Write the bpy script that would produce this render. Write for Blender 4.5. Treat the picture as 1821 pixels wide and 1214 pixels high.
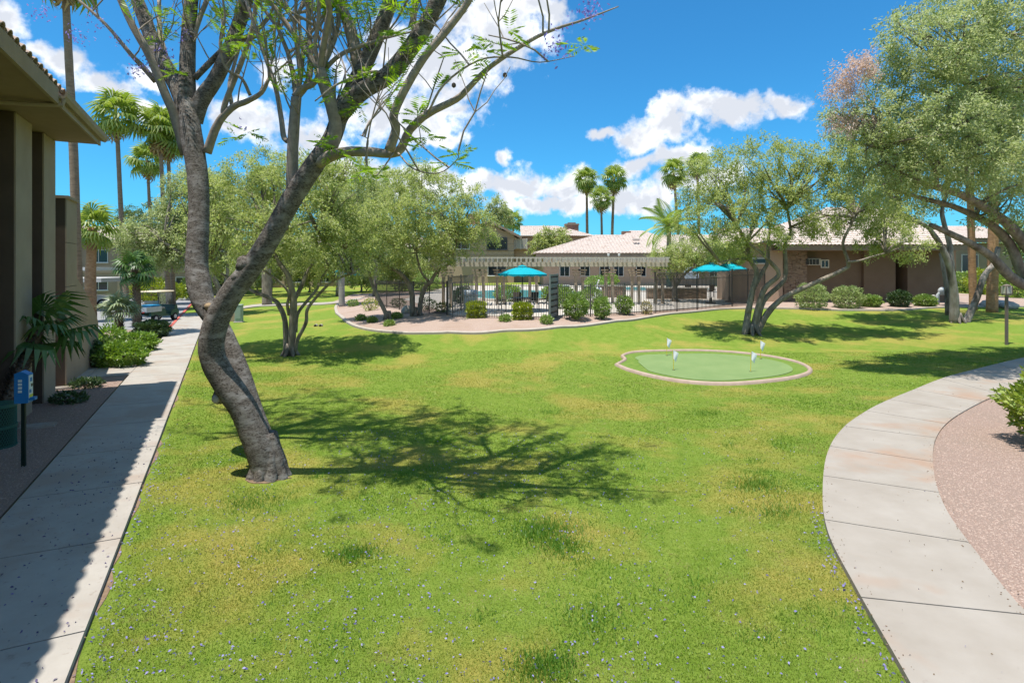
import bpy, math, random
import numpy as np
from mathutils import Vector, Matrix
from mathutils.geometry import delaunay_2d_cdt
R = math.radians
for o in list(bpy.data.objects): bpy.data.objects.remove(o)
SC = bpy.context.scene
COL = SC.collection
rng = np.random.default_rng(7)
random.seed(7)

# ------------------------------------------------------------------ camera
F = 1000.0; CX = 910.5; HV = 474.0; CAMZ = 3.5      # focal length, centre and horizon of the photograph, in its pixels
cam = bpy.data.cameras.new('camera'); camo = bpy.data.objects.new('camera', cam); COL.objects.link(camo)
camo.location = (0, 0, CAMZ); camo.rotation_euler = (R(90), 0, 0)
cam.sensor_width = 36; cam.lens = 36 * F / 1821; cam.shift_y = -(607 - HV) / 1821
cam.clip_start = 0.1; cam.clip_end = 4000
SC.camera = camo
SC.render.resolution_x = 1024; SC.render.resolution_y = 682

# ------------------------------------------------------------------ sun, sky, exposure
SUN_EL = 76.6
SX, SY = 0.75, 0.66                                   # way the shadows fall, on the ground
sd = bpy.data.lights.new('sun', 'SUN'); so = bpy.data.objects.new('sun', sd); COL.objects.link(so)
sd.energy = 3.5; sd.angle = R(0.53); sd.color = (1.0, 0.955, 0.88)
k = math.cos(R(SUN_EL)); nrm = math.hypot(SX, SY)
sdir = Vector((SX / nrm * k, SY / nrm * k, -math.sin(R(SUN_EL))))
so.rotation_euler = sdir.to_track_quat('-Z', 'Y').to_euler(); so.location = (-20, -20, 60)
SC.view_settings.view_transform = 'Standard'; SC.view_settings.look = 'None'
SC.view_settings.exposure = 1.02; SC.view_settings.gamma = 1; SC.view_settings.use_curve_mapping = False
SC.render.engine = 'CYCLES'
SC.cycles.max_bounces = 8; SC.cycles.transparent_max_bounces = 8

wd = bpy.data.worlds.new('World'); SC.world = wd; wd.use_nodes = True
nt = wd.node_tree; nt.nodes.clear()
def N(t, **kw):
    n = nt.nodes.new(t)
    for a, b in kw.items(): setattr(n, a, b)
    return n
def L(a, b): nt.links.new(a, b)
def M(op, a, b=None, c=None, clamp=False):
    n = N('ShaderNodeMath', operation=op); n.use_clamp = clamp
    for i, x in enumerate((a, b, c)):
        if x is None: continue
        if isinstance(x, (int, float)): n.inputs[i].default_value = x
        else: L(x, n.inputs[i])
    return n.outputs[0]
sky = N('ShaderNodeTexSky', sky_type='NISHITA'); sky.sun_disc = False
sky.sun_elevation = R(SUN_EL); sky.sun_rotation = math.atan2(-SX, -SY)
sky.air_density = 1.0; sky.dust_density = 0.9; sky.ozone_density = 2.2; sky.altitude = 400
tc = N('ShaderNodeTexCoord'); sep = N('ShaderNodeSeparateXYZ'); L(tc.outputs['Generated'], sep.inputs[0])
az = M('ARCTAN2', sep.outputs[0], sep.outputs[1]); el = M('ARCSINE', sep.outputs[2])
def noise(vec, scale, detail, rough=0.5, dist=0.0):
    n = N('ShaderNodeTexNoise'); n.inputs['Scale'].default_value = scale; n.inputs['Detail'].default_value = detail
    n.inputs['Roughness'].default_value = rough; n.inputs['Distortion'].default_value = dist
    L(vec, n.inputs['Vector']); return n.outputs['Fac']
def noisev(vec, scale, detail):
    n = N('ShaderNodeTexNoise'); n.inputs['Scale'].default_value = scale; n.inputs['Detail'].default_value = detail
    L(vec, n.inputs['Vector']); return n.outputs['Color']
# the banks of cumulus: where each heap stands (azimuth, elevation) and how wide and tall it is
HEAPS = [(890, 45, 120, 75), (720, 205, 160, 62), (560, 235, 90, 42), (440, 215, 90, 46), (790, 110, 120, 74), (960, 25, 60, 40), (650, 130, 70, 42), (700, 60, 60, 40), (480, 130, 50, 24), (610, 270, 80, 30),
         (790, 245, 50, 22), (930, 340, 110, 42), (1010, 335, 66, 38), (850, 330, 70, 32), (1000, 368, 190, 20), (720, 330, 130, 40), (600, 310, 90, 24),
         (1165, 232, 80, 42), (1240, 205, 84, 40), (1320, 205, 70, 30), (1385, 182, 46, 26), (1180, 196, 46, 26),
         (1140, 290, 80, 22), (1215, 278, 66, 22), (1150, 350, 80, 36), (1230, 330, 66, 34), (1085, 360, 60, 24), (1290, 320, 66, 28),
         (896, 274, 20, 14), (1075, 230, 34, 12), (805, 190, 44, 16), (15, 40, 44, 40), (10, 110, 40, 26), (120, 108, 62, 26), (190, 150, 66, 30), (250, 120, 44, 22), (265, 185, 50, 24), (60, 90, 40, 18), (340, 165, 50, 20)]
heap = None; wcomb = N('ShaderNodeCombineXYZ'); L(az, wcomb.inputs[0]); L(el, wcomb.inputs[1])
wob = N('ShaderNodeVectorMath', operation='SUBTRACT'); L(noisev(wcomb.outputs[0], 9, 5), wob.inputs[0]); wob.inputs[1].default_value = (0.5, 0.5, 0.5)
wsc = N('ShaderNodeVectorMath', operation='SCALE'); L(wob.outputs[0], wsc.inputs[0]); wsc.inputs['Scale'].default_value = 0.10
pos = N('ShaderNodeVectorMath', operation='ADD'); L(wcomb.outputs[0], pos.inputs[0]); L(wsc.outputs[0], pos.inputs[1])
low = None
for (u, v, ru, rv) in HEAPS:
    a = math.atan((u - CX) / F); e = math.atan((HV - v) / F * math.cos(a))
    kx = math.cos(a) ** 2; ra = ru / F * kx; re = rv / F * math.cos(a)
    s1 = N('ShaderNodeVectorMath', operation='SUBTRACT'); L(pos.outputs[0], s1.inputs[0]); s1.inputs[1].default_value = (a, e, 0)
    s2 = N('ShaderNodeVectorMath', operation='MULTIPLY'); L(s1.outputs[0], s2.inputs[0]); s2.inputs[1].default_value = (1 / ra, 1 / re, 0)
    ln = N('ShaderNodeVectorMath', operation='LENGTH'); L(s2.outputs[0], ln.inputs[0])
    m = M('SUBTRACT', 1.0, ln.outputs['Value'])
    heap = m if heap is None else M('SMOOTH_MAX', heap, m, 0.15)
# same broken cumulus out of view, its cover raised to fill the shade
elsewhere = M('SUBTRACT', M('MULTIPLY', noise(tc.outputs['Generated'], 3.2, 3), 3.0), 1.5)
front = M('MULTIPLY', M('SUBTRACT', M('ABSOLUTE', az), 0.76), 8.0, None, True)
high = M('MULTIPLY', M('SUBTRACT', el, 0.45), 8.0, None, True)
gate = M('MAXIMUM', front, high)
base = M('MAXIMUM', heap, M('SUBTRACT', elsewhere, M('MULTIPLY', M('SUBTRACT', 1.0, gate), 3.0)))
fine = noise(tc.outputs['Generated'], 26, 9, 0.62)
dens = M('ADD', M('ADD', base, 0.03), M('MULTIPLY', M('SUBTRACT', fine, 0.5), 2.0))
ram = N('ShaderNodeMapRange', interpolation_type='SMOOTHSTEP'); L(dens, ram.inputs[0]); ram.inputs[1].default_value = 0.0; ram.inputs[2].default_value = 0.62
cover = ram.outputs[0]
# body of the cloud: white shoulders, greyer hollows
bump = noise(pos.outputs[0], 15, 6, 0.55)
shade = N('ShaderNodeValToRGB'); L(M('ADD', M('MULTIPLY', bump, 1.0), M('MULTIPLY', dens, -0.16)), shade.inputs[0])
shade.color_ramp.elements[0].position = 0.33; shade.color_ramp.elements[0].color = (2.6, 2.75, 3.05, 1)
shade.color_ramp.elements[1].position = 0.58; shade.color_ramp.elements[1].color = (5.0, 5.02, 5.05, 1)
tint = N('ShaderNodeMixRGB', blend_type='MULTIPLY'); tint.inputs[0].default_value = 1; L(sky.outputs[0], tint.inputs[1]); tint.inputs[2].default_value = (0.13, 0.46, 0.63, 1)
mix = N('ShaderNodeMixRGB'); L(cover, mix.inputs[0]); L(tint.outputs[0], mix.inputs[1]); L(shade.outputs[0], mix.inputs[2])
bg = N('ShaderNodeBackground'); bg.inputs[1].default_value = 0.145; L(mix.outputs[0], bg.inputs[0])
ow = N('ShaderNodeOutputWorld'); L(bg.outputs[0], ow.inputs[0])

# ------------------------------------------------------------------ materials
MATS = {}
def mat(name, c1, c2=None, scale=4.0, rough=0.85, bump=0.0, bscale=40.0, detail=8, spec=0.25, metal=0.0, lo=0.3, hi=0.7, stretch=None, c3=None, s3=0.6, lo3=0.5, hi3=0.7, speck=None):
    if name in MATS: return MATS[name]
    m = bpy.data.materials.new(name); m.use_nodes = True; MATS[name] = m
    t = m.node_tree; b = t.nodes['Principled BSDF']
    b.inputs['Roughness'].default_value = rough; b.inputs['Metallic'].default_value = metal
    b.inputs['Specular IOR Level'].default_value = spec
    tcn = t.nodes.new('ShaderNodeTexCoord'); mp = t.nodes.new('ShaderNodeMapping'); t.links.new(tcn.outputs['Object'], mp.inputs[0])
    if stretch: mp.inputs['Scale'].default_value = stretch
    def nz(s, d=detail, r=0.6):
        n = t.nodes.new('ShaderNodeTexNoise'); n.inputs['Scale'].default_value = s; n.inputs['Detail'].default_value = d
        n.inputs['Roughness'].default_value = r; t.links.new(mp.outputs[0], n.inputs['Vector']); return n.outputs['Fac']
    def rampf(f, a, z):
        n = t.nodes.new('ShaderNodeMapRange'); t.links.new(f, n.inputs[0]); n.inputs[1].default_value = a; n.inputs[2].default_value = z; return n.outputs[0]
    def mixc(f, a, z):
        n = t.nodes.new('ShaderNodeMixRGB'); t.links.new(f, n.inputs[0])
        for i, x in ((1, a), (2, z)):
            if isinstance(x, tuple): n.inputs[i].default_value = x + (1,)
            else: t.links.new(x, n.inputs[i])
        return n.outputs[0]
    b.inputs['Base Color'].default_value = tuple(c1) + (1,)
    if c2:
        col = mixc(rampf(nz(scale), lo, hi), tuple(c1), tuple(c2))
        if c3: col = mixc(rampf(nz(s3, 4), lo3, hi3), col, tuple(c3))
        if speck: col = mixc(rampf(nz(speck[0], 3, 0.7), speck[1], speck[2]), col, tuple(speck[3]))
        t.links.new(col, b.inputs['Base Color'])
    if bump:
        bn = t.nodes.new('ShaderNodeBump'); bn.inputs['Strength'].default_value = min(1, bump); bn.inputs['Distance'].default_value = 0.02 if bump <= 1 else 0.02 * bump
        t.links.new(nz(bscale), bn.inputs['Height']); t.links.new(bn.outputs[0], b.inputs['Normal'])
    return m
def leafmat(name, cols, trans=0.3, gloss=0.12, patch=None):
    if name in MATS: return MATS[name]
    m = bpy.data.materials.new(name); m.use_nodes = True; MATS[name] = m; t = m.node_tree; t.nodes.clear()
    g = t.nodes.new('ShaderNodeNewGeometry'); cr = t.nodes.new('ShaderNodeValToRGB'); t.links.new(g.outputs['Random Per Island'], cr.inputs[0])
    e = cr.color_ramp.elements
    while len(e) < len(cols): e.new(0.5)
    for i, c in enumerate(cols): e[i].position = i / (len(cols) - 1); e[i].color = tuple(c) + (1,)
    colr = cr.outputs[0]
    for sc_, lo_, hi_, pc in (patch or []):
        tcn = t.nodes.new('ShaderNodeTexCoord'); nz = t.nodes.new('ShaderNodeTexNoise'); nz.inputs['Scale'].default_value = sc_; nz.inputs['Detail'].default_value = 5; nz.inputs['Roughness'].default_value = .62
        t.links.new(tcn.outputs['Object'], nz.inputs['Vector']); mr = t.nodes.new('ShaderNodeMapRange'); mr.inputs[1].default_value = lo_; mr.inputs[2].default_value = hi_; t.links.new(nz.outputs['Fac'], mr.inputs[0])
        mm = t.nodes.new('ShaderNodeMixRGB'); t.links.new(mr.outputs[0], mm.inputs[0]); t.links.new(colr, mm.inputs[1]); mm.inputs[2].default_value = tuple(pc) + (1,); colr = mm.outputs[0]
    d = t.nodes.new('ShaderNodeBsdfDiffuse'); tr = t.nodes.new('ShaderNodeBsdfTranslucent'); gl = t.nodes.new('ShaderNodeBsdfGlossy'); gl.inputs['Roughness'].default_value = 0.45
    mx = t.nodes.new('ShaderNodeMixShader'); mx.inputs[0].default_value = trans; mg = t.nodes.new('ShaderNodeMixShader'); mg.inputs[0].default_value = gloss
    hs = t.nodes.new('ShaderNodeHueSaturation'); hs.inputs['Value'].default_value = 1.25; hs.inputs['Saturation'].default_value = 1.1
    t.links.new(colr, d.inputs[0]); t.links.new(colr, hs.inputs['Color']); t.links.new(hs.outputs[0], tr.inputs[0])
    gl.inputs[0].default_value = (0.5, 0.5, 0.5, 1)
    t.links.new(d.outputs[0], mx.inputs[1]); t.links.new(tr.outputs[0], mx.inputs[2]); t.links.new(mx.outputs[0], mg.inputs[1]); t.links.new(gl.outputs[0], mg.inputs[2])
    o = t.nodes.new('ShaderNodeOutputMaterial'); t.links.new(mg.outputs[0], o.inputs[0]); return m

# ------------------------------------------------------------------ object helpers
def tag(o, label=None, cat=None, group=None, kind=None):
    if label: o['label'] = label
    if cat: o['category'] = cat
    if group: o['group'] = group
    if kind: o['kind'] = kind
    return o
def thing(name, label, cat, loc=(0, 0, 0), rotz=0.0, group=None):
    o = bpy.data.objects.new(name, None); COL.objects.link(o); o.location = loc; o.rotation_euler = (0, 0, rotz); o.empty_display_size = 0.2
    return tag(o, label, cat, group)
def rootloc(p):
    v = Vector((0, 0, 0))
    while p is not None: v += p.location; p = p.parent
    return v
def link(name, me, m, parent=None, smooth=False):
    o = bpy.data.objects.new(name, me); COL.objects.link(o)
    if m is not None and not me.materials: me.materials.append(m)
    if parent is not None: o.parent = parent
    if smooth and len(me.polygons): me.polygons.foreach_set('use_smooth', np.ones(len(me.polygons), bool))
    return o
def place(o, parent=None, loc=(0, 0, 0), rot=(0, 0, 0), scale=(1, 1, 1)):
    o.parent = parent; o.location = loc; o.rotation_euler = rot; o.scale = scale; return o
def share(name, src, parent, loc=(0, 0, 0), rot=(0, 0, 0), scale=(1, 1, 1)):
    o = bpy.data.objects.new(name, src if isinstance(src, bpy.types.Mesh) else src.data); COL.objects.link(o); return place(o, parent, loc, rot, scale)
def copy_tree(o, parent=None):
    c = o.copy(); COL.objects.link(c)
    if parent is not None: c.parent = parent
    for ch in o.children: copy_tree(ch, c)
    return c
class MB:
    def __init__(s): s.v = []; s.f = []
    def add(s, vs, fs):
        n = len(s.v); s.v += [tuple(x) for x in vs]; s.f += [tuple(i + n for i in f) for f in fs]; return s
    def box(s, c, sz, rz=0.0, ax=None):
        hx, hy, hz = sz[0] / 2, sz[1] / 2, sz[2] / 2; vs = []
        mt = ax if ax is not None else Matrix.Rotation(rz, 3, 'Z')
        for dz in (-hz, hz):
            for dx, dy in ((-hx, -hy), (hx, -hy), (hx, hy), (-hx, hy)): vs.append(Vector(c) + mt @ Vector((dx, dy, dz)))
        return s.add(vs, [(3, 2, 1, 0), (4, 5, 6, 7), (0, 1, 5, 4), (1, 2, 6, 5), (2, 3, 7, 6), (3, 0, 4, 7)])
    def bbox(s, c, sz, b=0.01, rz=0.0):          # box with chamfered vertical and top edges
        hx, hy, hz = sz[0] / 2, sz[1] / 2, sz[2] / 2; mt = Matrix.Rotation(rz, 3, 'Z'); vs = []
        def ring(ix, z): return [(-hx + ix, -hy), (hx - ix, -hy), (hx, -hy + ix), (hx, hy - ix), (hx - ix, hy), (-hx + ix, hy), (-hx, hy - ix), (-hx, -hy + ix)]
        def shr(r, d): return [(x * (1 - d / hx), y * (1 - d / hy)) for x, y in r]
        r = ring(b, 0)
        for rr, z in ((shr(r, b), -hz), (r, -hz + b), (r, hz - b), (shr(r, b), hz)):
            for x, y in rr: vs.append(Vector(c) + mt @ Vector((x, y, z)))
        fs = [tuple(range(7, -1, -1)), tuple(range(24, 32))]
        for k in range(3):
            for i in range(8): j = (i + 1) % 8; fs.append((k * 8 + i, k * 8 + j, k * 8 + 8 + j, k * 8 + 8 + i))
        return s.add(vs, fs)
    def tube(s, pts, rad, n=8, cap=True):
        pts = [Vector(p) for p in pts]; vs = []; prev = None
        if isinstance(rad, (int, float)): rad = [rad] * len(pts)
        for i, p in enumerate(pts):
            t = (pts[min(i + 1, len(pts) - 1)] - pts[max(i - 1, 0)]).normalized()
            if prev is None: a = t.orthogonal().normalized()
            else: a = (prev - t * prev.dot(t)); a = a.normalized() if a.length > 1e-6 else t.orthogonal().normalized()
            prev = a; b = t.cross(a)
            for k in range(n):
                w = 2 * math.pi * k / n; vs.append(p + (a * math.cos(w) + b * math.sin(w)) * rad[i])
        fs = []
        for i in range(len(pts) - 1):
            for k in range(n): j = (k + 1) % n; fs.append((i * n + k, i * n + j, i * n + n + j, i * n + n + k))
        if cap: fs.append(tuple(range(n - 1, -1, -1))); q = (len(pts) - 1) * n; fs.append(tuple(range(q, q + n)))
        return s.add(vs, fs)
    def lathe(s, prof, c=(0, 0, 0), n=16):
        vs = []; fs = []
        for r, z in prof:
            for k in range(n): w = 2 * math.pi * k / n; vs.append((c[0] + r * math.cos(w), c[1] + r * math.sin(w), c[2] + z))
        for i in range(len(prof) - 1):
            for k in range(n): j = (k + 1) % n; fs.append((i * n + k, i * n + j, i * n + n + j, i * n + n + k))
        fs.append(tuple(range(n - 1, -1, -1))); q = (len(prof) - 1) * n; fs.append(tuple(range(q, q + n)))
        return s.add(vs, fs)
    def prism(s, poly, axis, off, th):           # poly in the plane of two vectors axis=(origin,u,v,w); extruded along w
        o, u, v, w = axis; n = len(poly); vs = []
        for d in (off, off + th):
            for a, b in poly: vs.append(o + u * a + v * b + w * d)
        fs = [tuple(range(n - 1, -1, -1)), tuple(range(n, 2 * n))] + [(i, (i + 1) % n, n + (i + 1) % n, n + i) for i in range(n)]
        return s.add(vs, fs)
    def blob(s, c, r, n=10, m=7, jit=0.12, rnd=random):
        vs = []; fs = []
        for i in range(m + 1):
            ph = math.pi * i / m
            for k in range(n):
                w = 2 * math.pi * k / n; q = 1 + rnd.uniform(-jit, jit)
                vs.append((c[0] + r[0] * math.sin(ph) * math.cos(w) * q, c[1] + r[1] * math.sin(ph) * math.sin(w) * q, c[2] + r[2] * math.cos(ph) * q))
        for i in range(m):
            for k in range(n): j = (k + 1) % n; fs.append((i * n + k, i * n + n + k, i * n + n + j, i * n + j))
        return s.add(vs, fs)
    def build(s, name, m, parent=None, world=False, smooth=False):
        vs = s.v
        if world and parent is not None: q = rootloc(parent); vs = [(a - q.x, b - q.y, c - q.z) for a, b, c in vs]
        me = bpy.data.meshes.new(name); me.from_pydata(vs, [], s.f); me.update()
        return link(name, me, m, parent, smooth)
def quads_mesh(name, V, m, parent=None, per=4, smooth=False):   # V (n*per,3): n separate polygons
    V = np.ascontiguousarray(V, dtype=np.float32); n = len(V) // per
    if parent is not None: q = rootloc(parent); V = V - np.array([q.x, q.y, q.z], np.float32)
    me = bpy.data.meshes.new(name); me.vertices.add(len(V)); me.vertices.foreach_set('co', V.ravel())
    me.loops.add(n * per); me.loops.foreach_set('vertex_index', np.arange(n * per, dtype=np.int32))
    me.polygons.add(n); me.polygons.foreach_set('loop_start', np.arange(0, n * per, per, dtype=np.int32))
    try: me.polygons.foreach_set('loop_total', np.full(n, per, dtype=np.int32))
    except Exception: pass
    me.update(calc_edges=True); return link(name, me, m, parent, smooth)
def unit(a): return a / np.maximum(1e-9, np.linalg.norm(a, axis=-1, keepdims=True))
def leaves(c, d, ln, wd, up=0.0):
    c = np.asarray(c); n = len(c); d = unit(d); s = unit(np.cross(d, rng.normal(size=(n, 3)) * (1 - up * .45) + (0, 0, 1.1 * up)))
    ln = np.broadcast_to(ln, (n,))[:, None]; wd = np.broadcast_to(wd, (n,))[:, None]
    V = np.stack([c, c + d * ln * 0.45 + s * wd * 0.5, c + d * ln, c + d * ln * 0.45 - s * wd * 0.5], 1)
    return V.reshape(-1, 3)

# ------------------------------------------------------------------ places: the walkway frame and the lie of the land
DX, DY = -0.454, 0.891                                # along the straight walkway
def LS(lat, s, z=0.0): return Vector((DY * lat + DX * s, -DX * lat + DY * s, z))
WANG = math.atan2(-DX, DY)                            # rotation that turns +Y into the walkway direction
def W(u, v, Y): return Vector(((u - CX) / F * Y, Y, CAMZ + (HV - v) / F * Y))
def flat(u, v, z): Y = F * (CAMZ - z) / (v - HV); return ((u - CX) / F * Y, Y, z)
CP = []
for s in range(-4, 90, 5):
    for lat, z in ((-0.9, -0.07), (-2.0, -0.07), (-5.0, -0.04), (-12, -0.04)):
        p = LS(lat, s); CP.append((p.x, p.y, z))
for u, v, z in [(475, 845, -.14), (800, 800, -.24), (900, 1000, -.18), (1000, 1214, -.12), (700, 1200, -.12), (1270, 655, -.36), (1150, 640, -.34), (1400, 660, -.33), (1270, 690, -.35), (700, 640, -.32), (515, 630, -.22),
                (900, 700, -.32), (1200, 800, -.22), (1040, 620, -.2), (850, 620, -.1),
                (1300, 548, .85), (1450, 550, .87), (1600, 552, .87), (1100, 572, .72), (1000, 583, .6), (900, 590, .5), (800, 592, .45), (700, 592, .4), (640, 585, .33), (598, 548, .3),
                (1335, 595, .22), (1500, 590, .12), (1700, 572, .52), (1600, 588, .18), (1450, 612, -.15), (1250, 605, -.05), (1600, 622, -.1), (1420, 575, .35), (1560, 570, .45), (1790, 612, .08), (1700, 640, -.05), (1550, 650, -.15),
                (805, 565, .8), (975, 568, .82), (1180, 556, .86), (1300, 545, .9), (1500, 540, .92), (1700, 540, .92), (450, 560, .02), (600, 560, .05), (520, 545, .1), (560, 520, .5), (680, 540, .75),
                (1620, 1214, -.07), (1490, 980, -.07), (1463, 870, -.07), (1500, 757, -.07), (1680, 670, -.07), (1821, 637, -.03), (1740, 985, -.07), (1660, 820, -.07), (1760, 720, -.07), (1850, 900, -.03), (1850, 1100, -.03)]:
    CP.append(flat(u, v, z))
CP += [(0, 45, .95), (10, 45, .95), (-8, 45, .85), (25, 50, .95), (0, 62, 1.1), (14, 64, 1.1), (30, 70, 1.1), (-15, 60, .6), (45, 50, .9), (0, 90, 1.2), (45, 25, .3), (40, 12, 0), (25, 8, 0),
       (-150, 40, 0), (150, 40, .5), (0, 250, 1.2), (-150, 200, .5), (150, 200, 1), (0, -60, 0), (0, 2, -.1), (4, 0, -.07), (120, -40, 0), (-120, -40, 0)]
CP = np.array(CP); _D = np.linalg.norm(CP[:, None, :2] - CP[None, :, :2], axis=2); nC = len(CP)
A_ = np.zeros((nC + 1, nC + 1)); A_[:nC, :nC] = -_D + np.eye(nC) * 0.6; A_[nC, :nC] = 1; A_[:nC, nC] = 1
WT = np.linalg.solve(A_, np.append(CP[:, 2], 0))
def H(x, y):
    x = np.asarray(x, float); y = np.asarray(y, float); sh = x.shape; x = x.ravel(); y = y.ravel(); out = np.empty(len(x))
    for i in range(0, len(x), 20000):
        d = np.hypot(x[i:i + 20000, None] - CP[:, 0], y[i:i + 20000, None] - CP[:, 1]); out[i:i + 20000] = -d @ WT[:nC] + WT[nC]
    return out.reshape(sh)
def h1(x, y): return float(H(np.array([x]), np.array([y]))[0])
def G(u, v):                                           # where the sight line through (u, v) meets the ground
    lo, hi = 2.0, 120.0
    for _ in range(45):
        Y = (lo + hi) / 2; x = (u - CX) / F * Y
        if CAMZ - (v - HV) / F * Y > h1(x, Y): lo = Y
        else: hi = Y
    return Vector(((u - CX) / F * lo, lo, h1((u - CX) / F * lo, lo)))

# ------------------------------------------------------------------ ground sheets
def dens(poly, st, closed=True):
    out = []; n = len(poly)
    for i in range(n if closed else n - 1):
        a = Vector(poly[i][:2]); b = Vector(poly[(i + 1) % n][:2]); k = max(1, int((b - a).length / st))
        for j in range(k): out.append(a.lerp(b, j / k))
    if not closed: out.append(Vector(poly[-1][:2]))
    return out
def smooth_line(pts, n):                               # Catmull-Rom through the points
    pts = [Vector(p[:2]) for p in pts]; out = []
    q = [pts[0] * 2 - pts[1]] + pts + [pts[-1] * 2 - pts[-2]]
    for i in range(1, len(q) - 2):
        for j in range(n):
            t = j / n; a, b, c, d = q[i - 1], q[i], q[i + 1], q[i + 2]
            out.append(0.5 * ((2 * b) + (c - a) * t + (2 * a - 5 * b + 4 * c - d) * t * t + (3 * b - a - 3 * c + d) * t ** 3))
    out.append(pts[-1]); return out
def inside(poly, x, y):
    px = np.array([p[0] for p in poly]); py = np.array([p[1] for p in poly]); r = np.zeros(x.shape, bool); j = len(px) - 1
    for i in range(len(px)):
        c = ((py[i] > y) != (py[j] > y)) & (x < (px[j] - px[i]) * (y - py[i]) / (py[j] - py[i] + 1e-12) + px[i]); r ^= c; j = i
    return r
def sheet(name, poly, off, m, step=0.5, skirt=0.12, parent=None, kind=None, z=None):
    b = dens(poly, step); n = len(b); xs = [p.x for p in b]; ys = [p.y for p in b]
    gx, gy = np.meshgrid(np.arange(min(xs), max(xs), step), np.arange(min(ys), max(ys), step)); gx = gx.ravel(); gy = gy.ravel()
    ok = inside(b, gx, gy); gx = gx[ok]; gy = gy[ok]
    bx = np.array(xs); by = np.array(ys)
    if len(gx): keep = np.array([np.min(np.hypot(bx - x, by - y)) > step * 0.4 for x, y in zip(gx, gy)], bool); gx = gx[keep]; gy = gy[keep]
    vs = list(b) + [Vector((x, y)) for x, y in zip(gx, gy)]
    r = delaunay_2d_cdt(vs, [], [list(range(n))], 1, 1e-5); P = r[0]
    hz = H(np.array([p.x for p in P]), np.array([p.y for p in P])) + off if z is None else np.full(len(P), z)
    mb = MB(); up = []
    for f in r[2]:
        a, c, d = [P[i] for i in f[:3]]; up.append(tuple(f) if (c - a).cross(d - a) > 0 else tuple(reversed(f)))
    mb.add([(p.x, p.y, q) for p, q in zip(P, hz)], up)
    if skirt:
        bz = H(bx, by) + off if z is None else np.full(n, z); k = len(mb.v)
        area = sum(b[i].x * b[(i + 1) % n].y - b[(i + 1) % n].x * b[i].y for i in range(n))
        mb.v += [(p.x, p.y, q) for p, q in zip(b, bz)] + [(p.x, p.y, q - skirt) for p, q in zip(b, bz)]
        for i in range(n):
            j = (i + 1) % n; f = (k + i, k + n + i, k + n + j, k + j); mb.f.append(f if area > 0 else tuple(reversed(f)))
    o = mb.build(name, m, parent, world=True)
    if kind: o['kind'] = kind
    return o
def ribbon(mb, A, B, off, th):                          # a strip between two edge lines, conforming to the ground
    n = len(A); za = H(np.array([p[0] for p in A]), np.array([p[1] for p in A])) + off; zb = H(np.array([p[0] for p in B]), np.array([p[1] for p in B])) + off
    vs = []; fs = []
    for i in range(n): vs += [(A[i][0], A[i][1], za[i]), (B[i][0], B[i][1], zb[i]), (A[i][0], A[i][1], za[i] - th), (B[i][0], B[i][1], zb[i] - th)]
    for i in range(n - 1): a = 4 * i; b = a + 4; fs += [(a, b, b + 1, a + 1), (a, a + 2, b + 2, b), (a + 1, b + 1, b + 3, a + 3)]
    fs += [(0, 1, 3, 2), (4 * n - 4, 4 * n - 2, 4 * n - 1, 4 * n - 3)]
    return mb.add(vs, fs)

M_lawn = mat('lawn', (.135, .21, .024), (.21, .275, .046), scale=3.2, rough=.95, bump=1.0, bscale=110, spec=.1, c3=(.30, .265, .06), s3=.36, lo3=.48, hi3=.62, speck=(45, .48, .7, (.085, .14, .012)))
M_gravel = mat('pink_gravel', (.21, .142, .112), (.36, .27, .22), scale=55, rough=.95, bump=1.0, bscale=60, spec=.15, c3=(.27, .20, .16), s3=.5, detail=5)
M_bed = mat('pale_gravel', (.28, .20, .16), (.43, .33, .275), scale=30, rough=.95, bump=.8, bscale=40, spec=.15, c3=(.30, .21, .155), s3=.4)
M_conc = mat('concrete', (.31, .28, .245), (.38, .35, .31), scale=1.6, rough=.85, bump=.12, bscale=120, c3=(.32, .265, .22), s3=.7, lo3=.48, hi3=.62, speck=(9, .60, .72, (.26, .22, .19)))
M_concw = mat('warm_concrete', (.27, .235, .195), (.33, .295, .255), scale=1.2, rough=.85, bump=.12, bscale=120, c3=(.31, .215, .155), s3=.45, lo3=.54, hi3=.68, speck=(7, .66, .76, (.27, .23, .20)))
M_kerb = mat('concrete_edging', (.33, .28, .235), (.41, .36, .31), scale=3, rough=.9, bump=.2)
M_asph = mat('asphalt', (.20, .20, .205), (.27, .265, .26), scale=3, rough=.95, bump=.3, bscale=150)
M_deck = mat('pool_deck', (.42, .375, .32), (.50, .45, .395), scale=1.5, rough=.9)

xs = np.unique(np.concatenate([np.array([-900, -600, -400, -280, -200, -150, -110, -85, -70, -60]), np.arange(-52, -14, .9), np.arange(-14, 24, .3), np.arange(24, 60, .9), np.array([62, 70, 85, 110, 150, 200, 280, 400, 600, 900])]))
ys = np.unique(np.concatenate([np.array([-120, -70, -40, -22, -12, -6, -2]), np.arange(0, 40, .3), np.arange(40, 75, 1.0), np.array([78, 85, 95, 110, 140, 180, 240, 320, 450, 650, 950])]))
gx, gy = np.meshgrid(xs, ys); gz = H(gx, gy); nx, ny = len(xs), len(ys)
ii = np.arange(nx * ny).reshape(ny, nx)
me = bpy.data.meshes.new('lawn'); me.from_pydata(np.stack([gx, gy, gz], -1).reshape(-1, 3).tolist(), [], np.stack([ii[:-1, :-1], ii[:-1, 1:], ii[1:, 1:], ii[1:, :-1]], -1).reshape(-1, 4).tolist()); me.update()
tag(link('lawn', me, M_lawn, smooth=True), kind='structure')

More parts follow.
